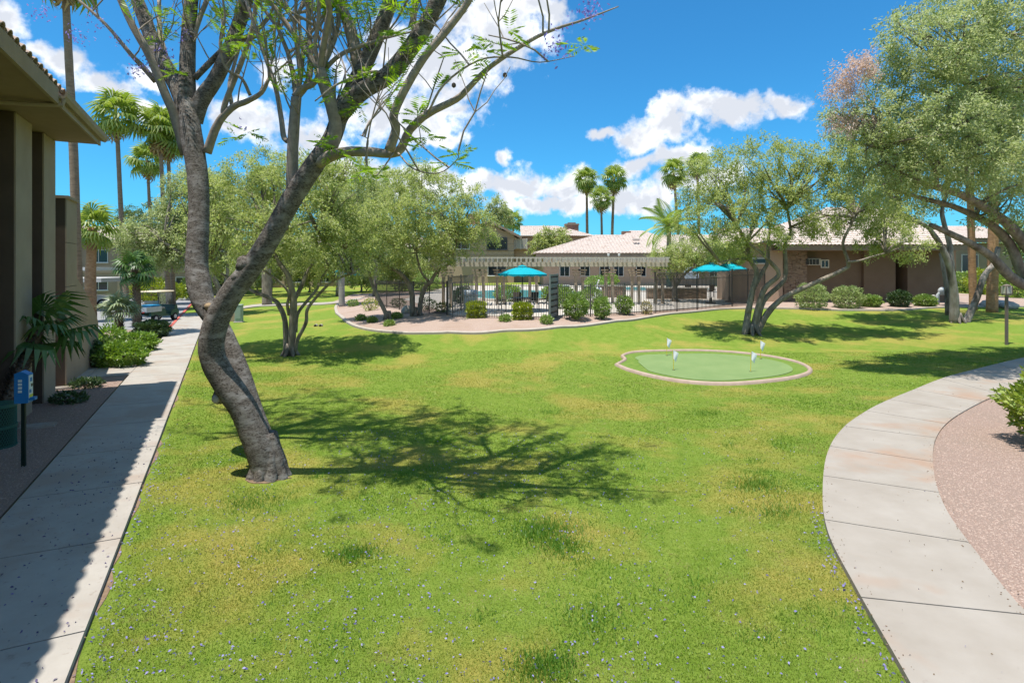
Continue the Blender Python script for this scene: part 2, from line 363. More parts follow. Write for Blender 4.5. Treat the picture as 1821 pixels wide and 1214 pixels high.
# straight walkway on the left, slab by slab
walk = tag(bpy.data.objects.new('walkway', None), kind='structure'); COL.objects.link(walk)
s = -1.7
for i in range(24):
    a, b = s + .011, s + 2.1 - .011; mb = MB(); ribbon(mb, [LS(-1.21, a + (b - a) * t / 3) for t in range(4)], [LS(-2.77, a + (b - a) * t / 3) for t in range(4)], .07, .13)
    mb.f = [tuple(reversed(f)) for f in mb.f]; mb.build('slab', M_conc, walk, world=True); s += 2.1
for a in (21.9, 23.0):                                   # the short branch to the breezeway
    for l0 in (-2.785, -3.9, -5.0):
        mb = MB(); ribbon(mb, [LS(l0, a), LS(l0, a + 1.09)], [LS(l0 - 1.1, a), LS(l0 - 1.1, a + 1.09)], .066, .12); mb.f = [tuple(reversed(f)) for f in mb.f]; mb.build('slab', M_conc, walk, world=True)
# crossing path far behind the first olive tree
cross = tag(bpy.data.objects.new('crossing_path', None), kind='structure'); COL.objects.link(cross)
cl = smooth_line([LS(-1.15, 45.2), G(450, 547), G(520, 544), G(592, 541), G(640, 533)], 6); cw = smooth_line([LS(-1.15, 46.9), G(450, 543), G(520, 540.4), G(596, 537.5), G(650, 529)], 6)
for i in range(0, len(cl) - 3, 3): mb = MB(); ribbon(mb, cl[i:i + 4], cw[i:i + 4], .08, .12); mb.f = [tuple(reversed(f)) for f in mb.f]; mb.build('slab', M_conc, cross, world=True)

# curved walkway on the right
RL = [(1700, 1380), (1620, 1214), (1523, 1044), (1472, 942), (1463, 868), (1472, 800), (1500, 758), (1556, 717), (1620, 690), (1690, 667), (1821, 637), (1960, 610)]
RR = [(2050, 1290), (1905, 1150), (1821, 1088), (1741, 988), (1680, 901), (1660, 833), (1664, 780), (1692, 744), (1744, 714), (1790, 697), (1880, 672), (2010, 640)]
RLw = smooth_line([flat(u, v, 0) for u, v in RL], 24); RRw = smooth_line([flat(u, v, 0) for u, v in RR], 24)
path = tag(bpy.data.objects.new('curved_walkway', None), kind='structure'); COL.objects.link(path)
acc = 0; cuts = [0]
for i in range(1, len(RLw)):
    acc += ((RLw[i] + RRw[i]) / 2 - (RLw[i - 1] + RRw[i - 1]) / 2).length
    if acc > 1.75: cuts.append(i); acc = 0
cuts.append(len(RLw) - 1)
for a, b in zip(cuts[:-1], cuts[1:]):
    if b - a < 2: continue
    la, ra = [p.copy() for p in RLw[a:b + 1]], [p.copy() for p in RRw[a:b + 1]]
    for arr in (la, ra):
        arr[0] = arr[0] + (arr[1] - arr[0]).normalized() * .011; arr[-1] = arr[-1] - (arr[-1] - arr[-2]).normalized() * .011
    mb = MB(); ribbon(mb, ra, la, .07, .14); mb.f = [tuple(reversed(f)) for f in mb.f] if False else mb.f
    mb.build('slab', M_concw, path, world=True)

# gravel
tag(sheet('left_gravel', [LS(-2.83, -3), LS(-2.83, 21.85), LS(-5.6, 21.85), LS(-5.6, -3)], .035, M_gravel, .8), kind='structure')
gr = [p + (q - p).normalized() * ((q - p).length - .04) for p, q in zip(RLw, RRw)]
far_side = [Vector((40, 26)), Vector((30, 6)), Vector((12, 1.5))]
tag(sheet('right_gravel', [(p.x, p.y) for p in gr] + far_side, .04, M_gravel, .6), kind='structure')
tag(sheet('planting_soil', [LS(-2.9, 24.1), LS(-2.9, 37.6), LS(-7.5, 37.6), LS(-7.5, 24.1)], .03, M_gravel, .8), kind='structure')
tag(sheet('parking_lot', [LS(-2.95, 37.7), LS(-2.95, 75), LS(-60, 75), LS(-60, 26), LS(-7.6, 26), LS(-7.6, 37.7)], .03, M_asph, 2.0), kind='structure')
kb = MB(); ribbon(kb, [LS(-2.79, t) for t in (37.7, 42, 48, 54, 60, 66)], [LS(-2.95, t) for t in (37.7, 42, 48, 54, 60, 66)], .075, .14); kb.f = [tuple(reversed(f)) for f in kb.f]
tag(kb.build('red_kerb', mat('red_kerb_paint', (.42, .075, .06), (.50, .13, .10), scale=6, rough=.8)), kind='structure')
BEDF = [(602, 541), (598, 549), (606, 562), (622, 575), (648, 585), (700, 591.5), (760, 593), (820, 592.5), (880, 590.5), (940, 587.5), (1000, 582), (1060, 577), (1110, 571), (1160, 563.5), (1220, 556.5), (1290, 550), (1380, 549), (1460, 551), (1540, 552.5), (1600, 552), (1660, 548), (1740, 546), (1830, 546), (1960, 545)]
bf = smooth_line([G(u, v) for u, v in BEDF], 5)
back_e = [G(1960, 545) + Vector((2, 10, 0)), Vector((42, 60, 0)), Vector((20, 62, 0)), Vector((-8, 66, 0)), Vector((-17, 60, 0)), Vector((-16, 50, 0))]
tag(sheet('planting_bed', [(p.x, p.y) for p in bf] + [(p.x, p.y) for p in back_e], .03, M_bed, .7), kind='structure')
nr = []
for i in range(len(bf)):
    t = (bf[min(i + 1, len(bf) - 1)] - bf[max(i - 1, 0)]).normalized(); nr.append(Vector((-t.y, t.x)))
eb = MB(); ribbon(eb, [p - n * .14 for p, n in zip(bf, nr)], [p + n * .06 for p, n in zip(bf, nr)], .09, .16)
eb.f = [tuple(reversed(f)) for f in eb.f]; tag(eb.build('mowing_kerb', M_kerb), kind='structure')
DK = [G(806, 562), G(900, 564), G(985, 565), G(1165, 554.5), G(1300, 541.5)]
tag(sheet('pool_deck', [(p.x, p.y) for p in DK] + [(17, 45), (24, 58), (24, 72), (-8, 72), (-9, 46), (-5, 36)], .06, M_deck, 1.2), kind='structure')
# ---- pool
M_water = mat('pool_water', (.05, .36, .40), (.08, .44, .46), scale=1.2, rough=.08, bump=.12, bscale=5, spec=.5)
def pool(c, rx, ry, wob=.12):
    pts = [Vector((c[0] + rx * math.cos(t) * (1 + wob * math.sin(2 * t + 1)), c[1] + ry * math.sin(t) * (1 + wob * math.cos(3 * t)))) for t in np.linspace(0, 2 * math.pi, 48, endpoint=False)]
    zz = float(max(H(np.array([p.x for p in pts]), np.array([p.y for p in pts])))) + .10
    tag(sheet('water', [(p.x, p.y) for p in pts], 0, M_water, 1.5, 0, z=zz), kind='structure')
    o = MB(); n = len(pts); vs = []; fs = []
    for p in pts: d = (p - Vector(c)).normalized(); vs += [(p.x - d.x * .05, p.y - d.y * .05, zz - .2), (p.x - d.x * .05, p.y - d.y * .05, zz + .04), (p.x + d.x * .35, p.y + d.y * .35, zz + .04), (p.x + d.x * .35, p.y + d.y * .35, zz - .25)]
    for i in range(n):
        j = (i + 1) % n
        for q in range(3): fs.append((4 * i + q, 4 * j + q, 4 * j + q + 1, 4 * i + q + 1))
    o.add(vs, fs); tag(o.build('pool_coping', mat('coping', (.5, .45, .39), (.56, .5, .44), rough=.8)), kind='structure')
pool((1.2, 48.5), 5.6, 8.0); pool((14.5, 58), 5.5, 4.5)

# ------------------------------------------------------------------ putting green
GL = [(1097, 650), (1112, 641), (1108, 634), (1130, 628), (1190, 625.5), (1250, 625.5), (1310, 629), (1370, 636), (1420, 647), (1440, 660), (1420, 671), (1370, 679), (1300, 684.5), (1230, 682), (1170, 673), (1120, 660)]
gl = smooth_line([G(u, v) for u, v in GL] + [G(*GL[0])], 6)[:-1]; gc = sum(gl, Vector((0, 0))) / len(gl)
pg = thing('putting_green', 'oval practice putting green of artificial turf with a curved concrete border', 'putting green', (gc.x, gc.y, h1(gc.x, gc.y)))
M_turf = mat('putting_turf', (.145, .215, .08), (.185, .25, .10), scale=.9, rough=.95, bump=.2, bscale=200, spec=.1)
sheet('fringe', [(p.x, p.y) for p in gl], .035, mat('fringe_turf', (.09, .17, .02), (.16, .22, .04), scale=5, rough=.95, bump=.7, bscale=90), .5, .1, pg)
inn = [gc + (p - gc) * (1 - .55 / max(.6, (p - gc).length)) for p in gl]
inn = [p if p.x > gl[0].x + .95 else Vector((gl[0].x + .95, p.y)) for p in inn]
sheet('turf', [(p.x, p.y) for p in inn], .055, M_turf, .4, .04, pg)
bo = MB(); o_ = [gc + (p - gc) * (1 + .09 / (p - gc).length) for p in gl]; i_ = [gc + (p - gc) * (1 - .06 / (p - gc).length) for p in gl]
zz = H(np.array([p.x for p in gl]), np.array([p.y for p in gl])); vs = []; fs = []; n = len(gl)
for k in range(n): vs += [(o_[k].x, o_[k].y, zz[k] - .12), (o_[k].x, o_[k].y, zz[k] + .07), (gl[k].x, gl[k].y, zz[k] + .115), (i_[k].x, i_[k].y, zz[k] + .07), (i_[k].x, i_[k].y, zz[k] - .05)]
for k in range(n):
    j = (k + 1) % n
    for q in range(4): fs.append((5 * k + q, 5 * j + q, 5 * j + q + 1, 5 * k + q + 1))
bo.add(vs, fs); bo.build('border', mat('pink_border', (.31, .225, .175), (.40, .30, .24), scale=4, rough=.9, bump=.2), pg, world=True, smooth=True)
FL = [(1186, 634, 'rear left golf flag, the one standing on the far edge of the putting green'), (1198, 660, 'front left golf flag on the near part of the putting green'), (1335, 663, 'front right golf flag nearest the shaded rim of the putting green'), (1353, 640, 'rear right golf flag on the putting green, nearest the multi-stemmed olive tree')]
for u, v, lab in FL:
    p = G(u, v); p.z += .055; t = thing('golf_flag', lab, 'golf flag', p, 0, 'flags on the putting green'); ln = .006 * random.uniform(-1, 1)
    MB().tube([(0, 0, 0), (ln * 8, 0, .74)], .011, 6).build('pole', mat('yellow_pole', (.75, .55, .04), rough=.5), t)
    fv = []; ff = []
    for i in range(5):
        for j in range(5):
            a, b = i / 4, j / 4; fv.append((ln * 8 + .012 + .2 * a * (1 - b * .45), .018 * math.sin(5 * a + 3 * b), .74 - .31 * b - .12 * a * (1 + b * .2)))
    for i in range(4):
        for j in range(4): q = i * 5 + j; ff.append((q, q + 1, q + 6, q + 5))
    MB().add(fv, ff).build('flag', mat('flag_cloth', (.78, .78, .80), rough=.8), t, smooth=True)
    MB().lathe([(.058, -.02), (.058, .004)], n=12).build('cup', mat('dark_cup', (.02, .02, .02)), t)

# bare soil where the turf thins: round the jacaranda foot and along the edges of the two walks
M_soil = mat('bare_soil', (.16, .105, .065), (.27, .19, .125), scale=14, rough=.95, bump=.8, bscale=40)
_j = G(478, 846); rs_ = random.Random(3)
tag(sheet('bare_soil', [(_j.x + (.34 + rs_.uniform(-.08, .12)) * math.cos(a), _j.y + (.30 + rs_.uniform(-.08, .10)) * math.sin(a)) for a in np.linspace(0, 6.283, 22)[:-1]], .012, M_soil, .12, .03), kind='structure')
e0 = [LS(-1.215, s_) for s_ in np.arange(-1, 40, .35)]; e1 = [LS(-1.215 + max(.012, rs_.uniform(-.06, .085)), s_) for s_ in np.arange(-1, 40, .35)]
tag(sheet('soil_edge', [(p.x, p.y) for p in e0] + [(p.x, p.y) for p in reversed(e1)], .008, M_soil, .4, .02), kind='structure')

# ------------------------------------------------------------------ buildings
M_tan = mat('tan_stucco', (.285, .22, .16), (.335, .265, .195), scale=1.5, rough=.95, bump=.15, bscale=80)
M_tand = mat('dark_stucco', (.085, .06, .045), (.11, .08, .06), scale=1.5, rough=.95, bump=.15, bscale=80)
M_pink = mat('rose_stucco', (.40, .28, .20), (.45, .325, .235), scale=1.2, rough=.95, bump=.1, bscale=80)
M_beige = mat('beige_stucco', (.38, .275, .19), (.43, .315, .225), scale=1.2, rough=.95, bump=.1, bscale=80)
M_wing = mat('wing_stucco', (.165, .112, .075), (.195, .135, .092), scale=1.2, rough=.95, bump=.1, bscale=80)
M_fascia = mat('fascia_paint', (.24, .17, .125), (.28, .205, .155), scale=2, rough=.8)
M_tile = mat('clay_tile', (.43, .34, .285), (.56, .485, .435), scale=5, rough=.85, bump=.2, c3=(.33, .235, .185), s3=1.5, lo3=.55, hi3=.75)
M_tiled = mat('eave_tile', (.30, .20, .15), (.5, .40, .34), scale=6, rough=.85, bump=.2)
M_glass = mat('window_glass', (.015, .02, .025), rough=.06, spec=.6)
M_frame = mat('white_frame', (.6, .58, .54), rough=.6)
M_dark = mat('dark_metal', (.03, .028, .026), rough=.5, spec=.4)
M_brick = mat('chimney_brick', (.24, .12, .09), (.32, .18, .13), scale=8, rough=.95)
M_stone = mat('stacked_stone', (.16, .105, .075), (.36, .26, .19), scale=3.0, rough=.95, bump=.3, stretch=(1, 1, 3))
def roof_plane(mb, a, b, up, rise, run, h0=0.0, h1=0.0, rib=.30, amp=.045, row=.42):   # eave a->b, horizontal direction up, hips eat h0/h1 of the eave at the ridge
    a = Vector(a); b = Vector(b); Lx = (b - a).length; ex = (b - a).normalized(); up = Vector(up).normalized(); sl = math.hypot(run, rise)
    es = up * (run / sl) + Vector((0, 0, rise / sl)); en = ex.cross(es).normalized()
    if en.z < 0: en = -en
    nc = max(8, int(Lx / rib * 5)); nrw = max(2, int(sl / row)); vs = []; fs = []
    ts = []
    for r in range(nrw): ts += [(r / nrw, .03), ((r + 1) / nrw - 1e-3, 0)]
    for i in range(nc + 1):
        x = Lx * i / nc; tm = 1.0
        if h0 > 0: tm = min(tm, x / h0)
        if h1 > 0: tm = min(tm, (Lx - x) / h1)
        cor = amp * abs(math.sin(math.pi * x / rib)) ** .7
        for t, lift in ts: q = min(t, tm); vs.append(a + ex * x + es * (sl * q) + en * (cor + (lift if t <= tm else 0)))
    w = len(ts)
    for i in range(nc):
        for j in range(w - 1): p = i * w + j; fs.append((p, p + w, p + w + 1, p + 1))
    if (vs[w] - vs[0]).cross(vs[1] - vs[0]).z < 0: fs = [tuple(reversed(f)) for f in fs]
    return mb.add(vs, fs)
def ridge_caps(mb, a, b, r=.13, st=.4):
    a = Vector(a); b = Vector(b); n = max(2, int((b - a).length / st))
    for i in range(n): p = a.lerp(b, i / n); q = a.lerp(b, (i + 1.08) / n); mb.tube([p, q], [r, r * .82], 7)
    return mb

# --- apartment building along the walkway (left edge)
ap = thing('apartment_building', 'tan stucco two-storey apartment block with tall pilasters and tiled eaves beside the left walkway', 'building', (0, 0, 0))
ap.location = LS(-6, 12, 0)
def lbox(mb, l0, l1, s0, s1, z0, z1): c = LS((l0 + l1) / 2, (s0 + s1) / 2, (z0 + z1) / 2); return mb.box(c, (abs(l1 - l0), abs(s1 - s0), z1 - z0), WANG)
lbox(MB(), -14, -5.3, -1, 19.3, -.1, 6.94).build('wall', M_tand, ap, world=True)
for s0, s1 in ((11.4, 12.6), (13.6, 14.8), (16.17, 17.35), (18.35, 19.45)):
    q_ = lbox(MB(), -5.297, -4.195, s0, s1, -.1, 6.93).build('pilaster', M_tand, ap, world=True); lbox(MB(), -4.193, -4.16, s0, s1, -.1, 6.928).build('face', M_tan, q_, world=True)  # body and sides in a darker tone than the thin tan front
b_ = MB(); lbox(b_, -5.6, -4.195, 20.65, 21.95, -.1, 5.5); q_ = b_.build('stair_wall', M_tand, ap, world=True)  # dark-toned block, tan only on its thin front panels
for z0, z1 in ((-.1, 1.4), (1.415, 2.9), (2.915, 4.2), (4.215, 5.5)): lbox(MB(), -4.193, -4.16, 20.65, 21.95, z0, z1).build('face_panel', M_tan, q_, world=True)
lbox(MB(), -5.65, -4.1, 20.6, 22.0, 5.5, 5.58).build('wall_cap', M_tan, ap, world=True)
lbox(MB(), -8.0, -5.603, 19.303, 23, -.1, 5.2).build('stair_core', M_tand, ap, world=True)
prof = [(21.953, -.1), (25.3, -.1), (25.3, 1.4)] + [(25.3 - 3.347 * t, 1.4 + 1.75 * (t ** .75)) for t in np.linspace(0.05, 1, 9)]
MB().prism(prof, (LS(-4.46, 0), LS(0, 1) - LS(0, 0), Vector((0, 0, 1)), LS(1, 0) - LS(0, 0)), 0, .3).build('buttress', M_tan, ap, world=True)
lbox(MB(), -14, -3.2, -1, 19.5, 6.95, 7.0).build('soffit', mat('soffit_paint', (.23, .165, .112), (.26, .19, .13), rough=.9), ap, world=True)
f_ = MB(); lbox(f_, -3.2, -3.13, -1, 14.9, 6.92, 7.24); f_.build('fascia', M_tan, ap, world=True)
lbox(MB(), -3.2, -3.15, 14.9, 19.5, 6.92, 7.2).build('fascia', M_tan, ap, world=True)
g_ = MB(); g_.prism([(-3.147, 7.06), (-3.06, 7.04), (-3.0, 7.1), (-2.98, 7.2), (-3.01, 7.2), (-3.04, 7.11), (-3.147, 7.1)], (LS(0, 14.9), LS(1, 0), Vector((0, 0, 1)), LS(0, 1) - LS(0, 0)), 0, 4.7)
g_.build('gutter', M_tan, ap, world=True)
d_ = MB(); d_.tube([LS(-3.06, 14.95, 7.05), LS(-3.08, 14.95, 6.92), LS(-3.6, 14.9, 6.86), LS(-5.2, 14.9, 6.8)], .05, 8); d_.build('downpipe', M_tan, ap, world=True)
MB().prism([(-3.2, 7.15), (-3.2, 7.22), (-14, 10.5), (-14, 7.0)], (LS(0, -1), LS(1, 0), Vector((0, 0, 1)), LS(0, 1) - LS(0, 0)), 0, 20.5).build('gable_wall', M_tan, ap, world=True)
roof = MB(); roof_plane(roof, LS(-3.17, -1, 7.27), LS(-3.17, 19.55, 7.27), LS(-1, 0), 3.0, 9.5); rf = roof.build('roof', M_tile, ap, world=True)
tl = MB(); vs = []; fs = []
for kk, yy in ((0, 0.0), (1, -.42)):
    for i in range(8): w = math.pi * i / 7; vs.append((.135 * math.cos(w) * (1 - .1 * kk), yy, .13 * math.sin(w)))
    for i in range(8): w = math.pi * i / 7; vs.append((.112 * math.cos(w) * (1 - .1 * kk), yy, .108 * math.sin(w)))
for i in range(7): fs += [(i, i + 1, 17 + i, 16 + i), (8 + i + 1, 8 + i, 24 + i, 25 + i), (i + 1, i, 8 + i, 9 + i)]
fs += [(0, 16, 24, 8), (7, 15, 31, 23)]
tl.add(vs, fs); tm = None
for i in range(78):
    s_ = -.8 + i * .345
    if s_ > 19.6: break
    p = LS(-3.165, s_, 7.26) - rootloc(ap)
    jr = (R(17.5) * -1 + random.uniform(-.03, .03), random.uniform(-.04, .04), WANG - R(90) + random.uniform(-.03, .03))
    if tm is None: o = tl.build('roof_tile', M_tiled, rf); tm = o.data; o.location = p; o.rotation_euler = jr
    else: share('roof_tile', tm, rf, p, jr)

# --- generic window part with frame and panes
def window(par, c, w, h, ax, name='window', mull=1, sill=True, fm=None):      # c centre, ax=(right, out)
    r_, o_ = Vector(ax[0]), Vector(ax[1]); z = Vector((0, 0, 1)); c = Vector(c); mt = Matrix((r_, o_, z)).transposed(); fm = fm or M_frame
    g = MB().box(c + o_ * .02, (w, .05, h), ax=mt).build(name, M_glass, par, world=True)
    f = MB(); t = .07
    for q in (-1, 1): f.box(c + z * (q * (h / 2 + t / 2)) + o_ * .04, (w + 2 * t, .1, t), ax=mt); f.box(c + r_ * (q * (w / 2 + t / 2)) + o_ * .04, (t, .1, h), ax=mt)
    for i in range(mull): f.box(c + r_ * (w * ((i + 1) / (mull + 1) - .5)) + o_ * .06, (.05, .05, h - .002), ax=mt)
    f.build('frame', fm, g, world=True)
    if sill: MB().box(c - z * (h / 2 + t + .04) + o_ * .1, (w + .3, .2, .08), ax=mt).build('sill', fm, g, world=True)
    return g
FRONT = ((1, 0, 0), (0, -1, 0))

# --- rose two-storey apartment block behind the pool
Yb = 84.0
def at(u, v, Y): return W(u, v, Y)
bb = thing('apartment_building', 'rose and beige two-storey apartment block with pale tiled roof and brick chimney behind the clubhouse', 'building', at(940, 500, Yb))
zb = 1.0
def ubox(mb, u0, u1, v0, v1, Y, dp): a = at(u0, v1, Y); b = at(u1, v0, Y); return mb.box(((a.x + b.x) / 2, Y + dp / 2, (a.z + b.z) / 2), (b.x - a.x, dp, b.z - a.z))
def ubz(mb, u0, u1, z0, z1, Y, dp): a = at(u0, 0, Y).x; b = at(u1, 0, Y).x; return mb.box(((a + b) / 2, Y + dp / 2, (z0 + z1) / 2), (b - a, dp, z1 - z0))
ez = at(0, 419, Yb).z
ubz(MB(), 780, 1052, zb - .3, ez, Yb, 10).build('wall', M_pink, bb, world=True)
pm = MB(); ubz(pm, 780, 914, zb - .3, at(0, 401, Yb).z - .9, Yb - 1.2, 1.197); pm.build('bay_wall', M_beige, bb, world=True)
for v in (434, 446, 454):
    ubz(MB(), 779.5, 914.2, at(0, v + .4, Yb - 1.2).z, at(0, v - .4, Yb - 1.2).z, Yb - 1.23, .1).build('score_band', M_fascia, bb, world=True)
window(bb, at(884, 433, Yb - 1.2), 2.9, 1.65, FRONT, mull=1, fm=mat('dark_frame', (.10, .10, .11), rough=.5))
window(bb, at(820, 433, Yb - 1.2), 2.4, 1.5, FRONT)
window(bb, at(884, 480, Yb - 1.2), 2.6, 1.6, FRONT)
window(bb, at(1000, 438, Yb), 2.0, 1.4, FRONT)
lv = MB(); ubox(lv, 915, 937.5, 424, 443, Yb - .9, .895); box = lv.build('bay_window', M_pink, bb, world=True)
for q in (917, 927.6):
    MB().box(at(q + 4.4, 433.5, Yb - .93) , (.78, .05, 1.45)).build('louvre_panel', mat('grey_screen', (.32, .29, .25), (.36, .33, .29), rough=.7, stretch=(1, 1, 20)), box, world=True)
fr = MB(); 
for q in (915.4, 926.2, 937.2): ubox(fr, q - .5, q + .5, 423.6, 443.4, Yb - .96, .05)
fr.build('frame', M_frame, box, world=True)
ro = MB(); e0 = at(926, 419.5, Yb - .9); e1 = at(1056, 424.5, Yb - .9); e1.z = e0.z
roof_plane(ro, e0, e1, (0, 1, 0), at(0, 402.5, Yb + 4).z - e0.z, 5.2, 0, 5.0)
ridge_caps(ro, e0 + Vector((0, 5.2, at(0, 402.5, Yb + 4).z - e0.z)), e1 + Vector((-5, 5.2, at(0, 402.5, Yb + 4).z - e0.z)))
ridge_caps(ro, e1, e1 + Vector((-5, 5.2, at(0, 402.5, Yb + 4).z - e0.z)))
pk = at(872, 391, Yb - 2.2); gl0 = at(810, 423, Yb - 2.2); gr0 = at(928, 421, Yb - 2.2); gl0.z = gr0.z; pk.x = (gl0.x + gr0.x) / 2; dz = pk.z - gr0.z; hw = pk.x - gl0.x
roof_plane(ro, gr0 + Vector((0, 11, 0)), gr0, (-1, 0, 0), dz, hw); roof_plane(ro, gl0, gl0 + Vector((0, 11, 0)), (1, 0, 0), dz, hw)
ridge_caps(ro, pk, pk + Vector((0, 11, 0)))
rf2 = ro.build('roof', M_tile, bb, world=True)
MB().add([gl0 + Vector((.6, 1.0, -.25)), gr0 + Vector((-.6, 1.0, -.25)), pk + Vector((0, 1.0, -.35)), gl0 + Vector((.6, 2.2, -.25)), gr0 + Vector((-.6, 2.2, -.25)), pk + Vector((0, 2.2, -.35))], [(0, 1, 2), (5, 4, 3), (0, 3, 4, 1), (1, 4, 5, 2), (2, 5, 3, 0)]).build('gable', M_beige, bb, world=True)
ra = MB()
for a, b in ((gl0, pk), (pk, gr0)):
    d = (b - a); ax = d.normalized(); up = Vector((0, 1, 0)).cross(ax); up = up if up.z > 0 else -up
    ra.box((a + b) / 2 + Vector((0, -.03, -.14)), (d.length, .06, .3), ax=Matrix((ax, Vector((0, 1, 0)), up)).transposed())
ra.build('rake_board', M_fascia, bb, world=True)
ch = MB(); ubox(ch, 1006, 1029, 400, 420, Yb + 2.5, 1.6); c_ = ch.build('chimney', M_brick, bb, world=True)
cc = MB(); ubox(cc, 1004.8, 1030.2, 397.6, 400, Yb + 2.4, 1.8); ubox(cc, 1010, 1024, 395.5, 397.55, Yb + 2.8, .9); cc.build('chimney_cap', M_fascia, c_, world=True)
ch = MB(); ubox(ch, 832, 853, 380, 398, Yb + 5, 1.6); c_ = ch.build('chimney', M_brick, bb, world=True)

# --- clubhouse: low hipped main roof and the wing on the right
Yc = 68.0
cb = thing('clubhouse', 'single-storey clubhouse with pale hipped tile roof and a shaded brown wing facing the lawn', 'building', at(1200, 500, Yc))
zc = 1.0; ce = at(0, 451, Yc).z
cbx = MB(); ubz(cbx, 968, 1330, zc - .3, ce - .05, Yc + 1.6, 12); cbx.build('wall', M_pink, cb, world=True)
for u in (1004, 1040, 1075, 1100, 1140, 1183, 1225, 1270):
    window(cb, at(u, 481, Yc + 1.6), 1.1, 1.35, FRONT, mull=1, sill=False)
fa = MB(); ubox(fa, 953, 1342, 449.2, 456.5, Yc - .05, .1); fa.build('fascia', M_fascia, cb, world=True)
so_ = MB(); ubz(so_, 953, 1342, ce - .36, ce - .31, Yc + .06, 1.6); so_.build('soffit', M_fascia, cb, world=True)
ro = MB(); e0 = at(949, 450.5, Yc - .2); e1 = at(1346, 450.5, Yc - .2); rz = at(0, 419, Yc + 7.5).z - e0.z
roof_plane(ro, e0, e1, (0, 1, 0), rz, 7.7, 8.6, 0, rib=.42, amp=.07); roof_plane(ro, e0 + Vector((0, 15.4, 0)), e0, (1, 0, 0), rz, 8.6, 7.7, 7.7, rib=.42)
ridge_caps(ro, e0 + Vector((8.6, 7.7, rz)), e1 + Vector((0, 7.7, rz))); ridge_caps(ro, e0, e0 + Vector((8.6, 7.7, rz)))
ro.build('roof', M_tile, cb, world=True)
MB().bbox(at(1131, 426, Yc + 3.6), (.8, .6, .3), .05).build('roof_vent', M_tile, cb, world=True)
for u in (1082, 1101): MB().lathe([(.02, -.25), (.14, -.18), (.16, 0), (.12, .1)], at(u, 452.3, Yc - .2), 8).build('floodlight', M_frame, cb, world=True)
# wing
Yw = 40.5
zw = .92; we = at(0, 446.5, Yw).z
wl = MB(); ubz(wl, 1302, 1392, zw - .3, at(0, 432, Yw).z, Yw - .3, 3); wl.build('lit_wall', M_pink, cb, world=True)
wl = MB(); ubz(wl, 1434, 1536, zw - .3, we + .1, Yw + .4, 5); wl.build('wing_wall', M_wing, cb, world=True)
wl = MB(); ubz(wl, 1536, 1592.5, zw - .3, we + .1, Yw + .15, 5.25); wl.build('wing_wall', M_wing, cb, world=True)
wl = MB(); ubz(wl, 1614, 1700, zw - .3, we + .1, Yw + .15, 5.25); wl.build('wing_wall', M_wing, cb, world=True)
wl = MB(); ubz(wl, 1592.5, 1614, at(0, 456, Yw).z, we + .1, Yw + .15, 5.25); wl.build('lintel', M_wing, cb, world=True)
MB().box(at(1603, 500, Yw + 2.2), (.95, .06, 3.6)).build('door', M_dark, cb, world=True)
st = MB(); ubz(st, 1394, 1434, zw - .3, we + .1, Yw - .05, 5); sp = st.build('stone_pier', M_stone, cb, world=True)
stn = MB(); xa, xb = at(1393, 0, Yw).x, at(1434, 0, Yw).x; z_ = zw - .05
while z_ < we - .1:
    hh = random.uniform(.07, .16); x_ = xa
    while x_ < xb - .05:
        ww = min(random.uniform(.2, .6), xb - x_); pr = random.uniform(.03, .1); stn.box((x_ + ww / 2, Yw - .05 - pr / 2 + .001, z_ + hh / 2), (ww - .015, pr, hh - .015)); x_ += ww
    y_ = Yw - .1
    while y_ < Yw + 3: ww = random.uniform(.2, .6); pr = random.uniform(.03, .1); stn.box((xa - pr / 2 + .02, y_ + ww / 2, z_ + hh / 2), (pr, ww - .015, hh - .015)); y_ += ww
    z_ += hh
tag(stn.build('stone_courses', M_stone, sp, world=True), kind='stuff')
window(cb, at(1350, 464, Yw - .3), .95, .3, FRONT, mull=0, sill=False)
window(cb, at(1466, 469, Yw + .4), .46, .46, FRONT, mull=1, sill=False)
ac = MB().bbox(at(1445, 465.5, Yw + .15), (.95, .55, .5), .03).build('air_conditioner', mat('ac_shell', (.42, .40, .36), rough=.5), cb, world=True)
gq = MB(); c = at(1445, 465.5, Yw - .135)
for i in range(4): gq.box(c + Vector((-.36 + .24 * i, 0, 0)), (.19, .03, .38))
gq.build('grille', M_dark, ac, world=True)
ro = MB(); e0 = at(1384, 436, Yw - 1.5); e1 = at(1722, 436, Yw - 1.5); rz = 3.3
roof_plane(ro, e0, e1, (0, 1, 0), rz, 7.5, 7.5, 0, rib=.27, amp=.06); roof_plane(ro, e0 + Vector((0, 15, 0)), e0, (1, 0, 0), rz, 7.5, 7.5, 7.5)
ridge_caps(ro, e0 + Vector((7.5, 7.5, rz)), e1 + Vector((0, 7.5, rz))); ridge_caps(ro, e0, e0 + Vector((7.5, 7.5, rz))); ro.build('roof', M_tile, cb, world=True)
fa = MB(); ubox(fa, 1387, 1722, 434, 445, Yw - 1.45, .1); fa.build('fascia', M_fascia, cb, world=True)
fa = MB(); a = at(1387, 445, Yw - 1.35); fa.box((a.x + 6.5, Yw + .2, a.z + .03), (13.2, 3.1, .05)); fa.build('soffit', M_fascia, cb, world=True)
a = at(1302, 431.5, Yw - .3); b = at(1394, 431.5, Yw - .3)
ro = MB(); roof_plane(ro, a + Vector((-.4, -.5, .05)), b + Vector((.2, -.5, .05)), (0, 1, 0), 1.2, 4, 0, 0, rib=.3); ro.build('roof', M_tile, cb, world=True)
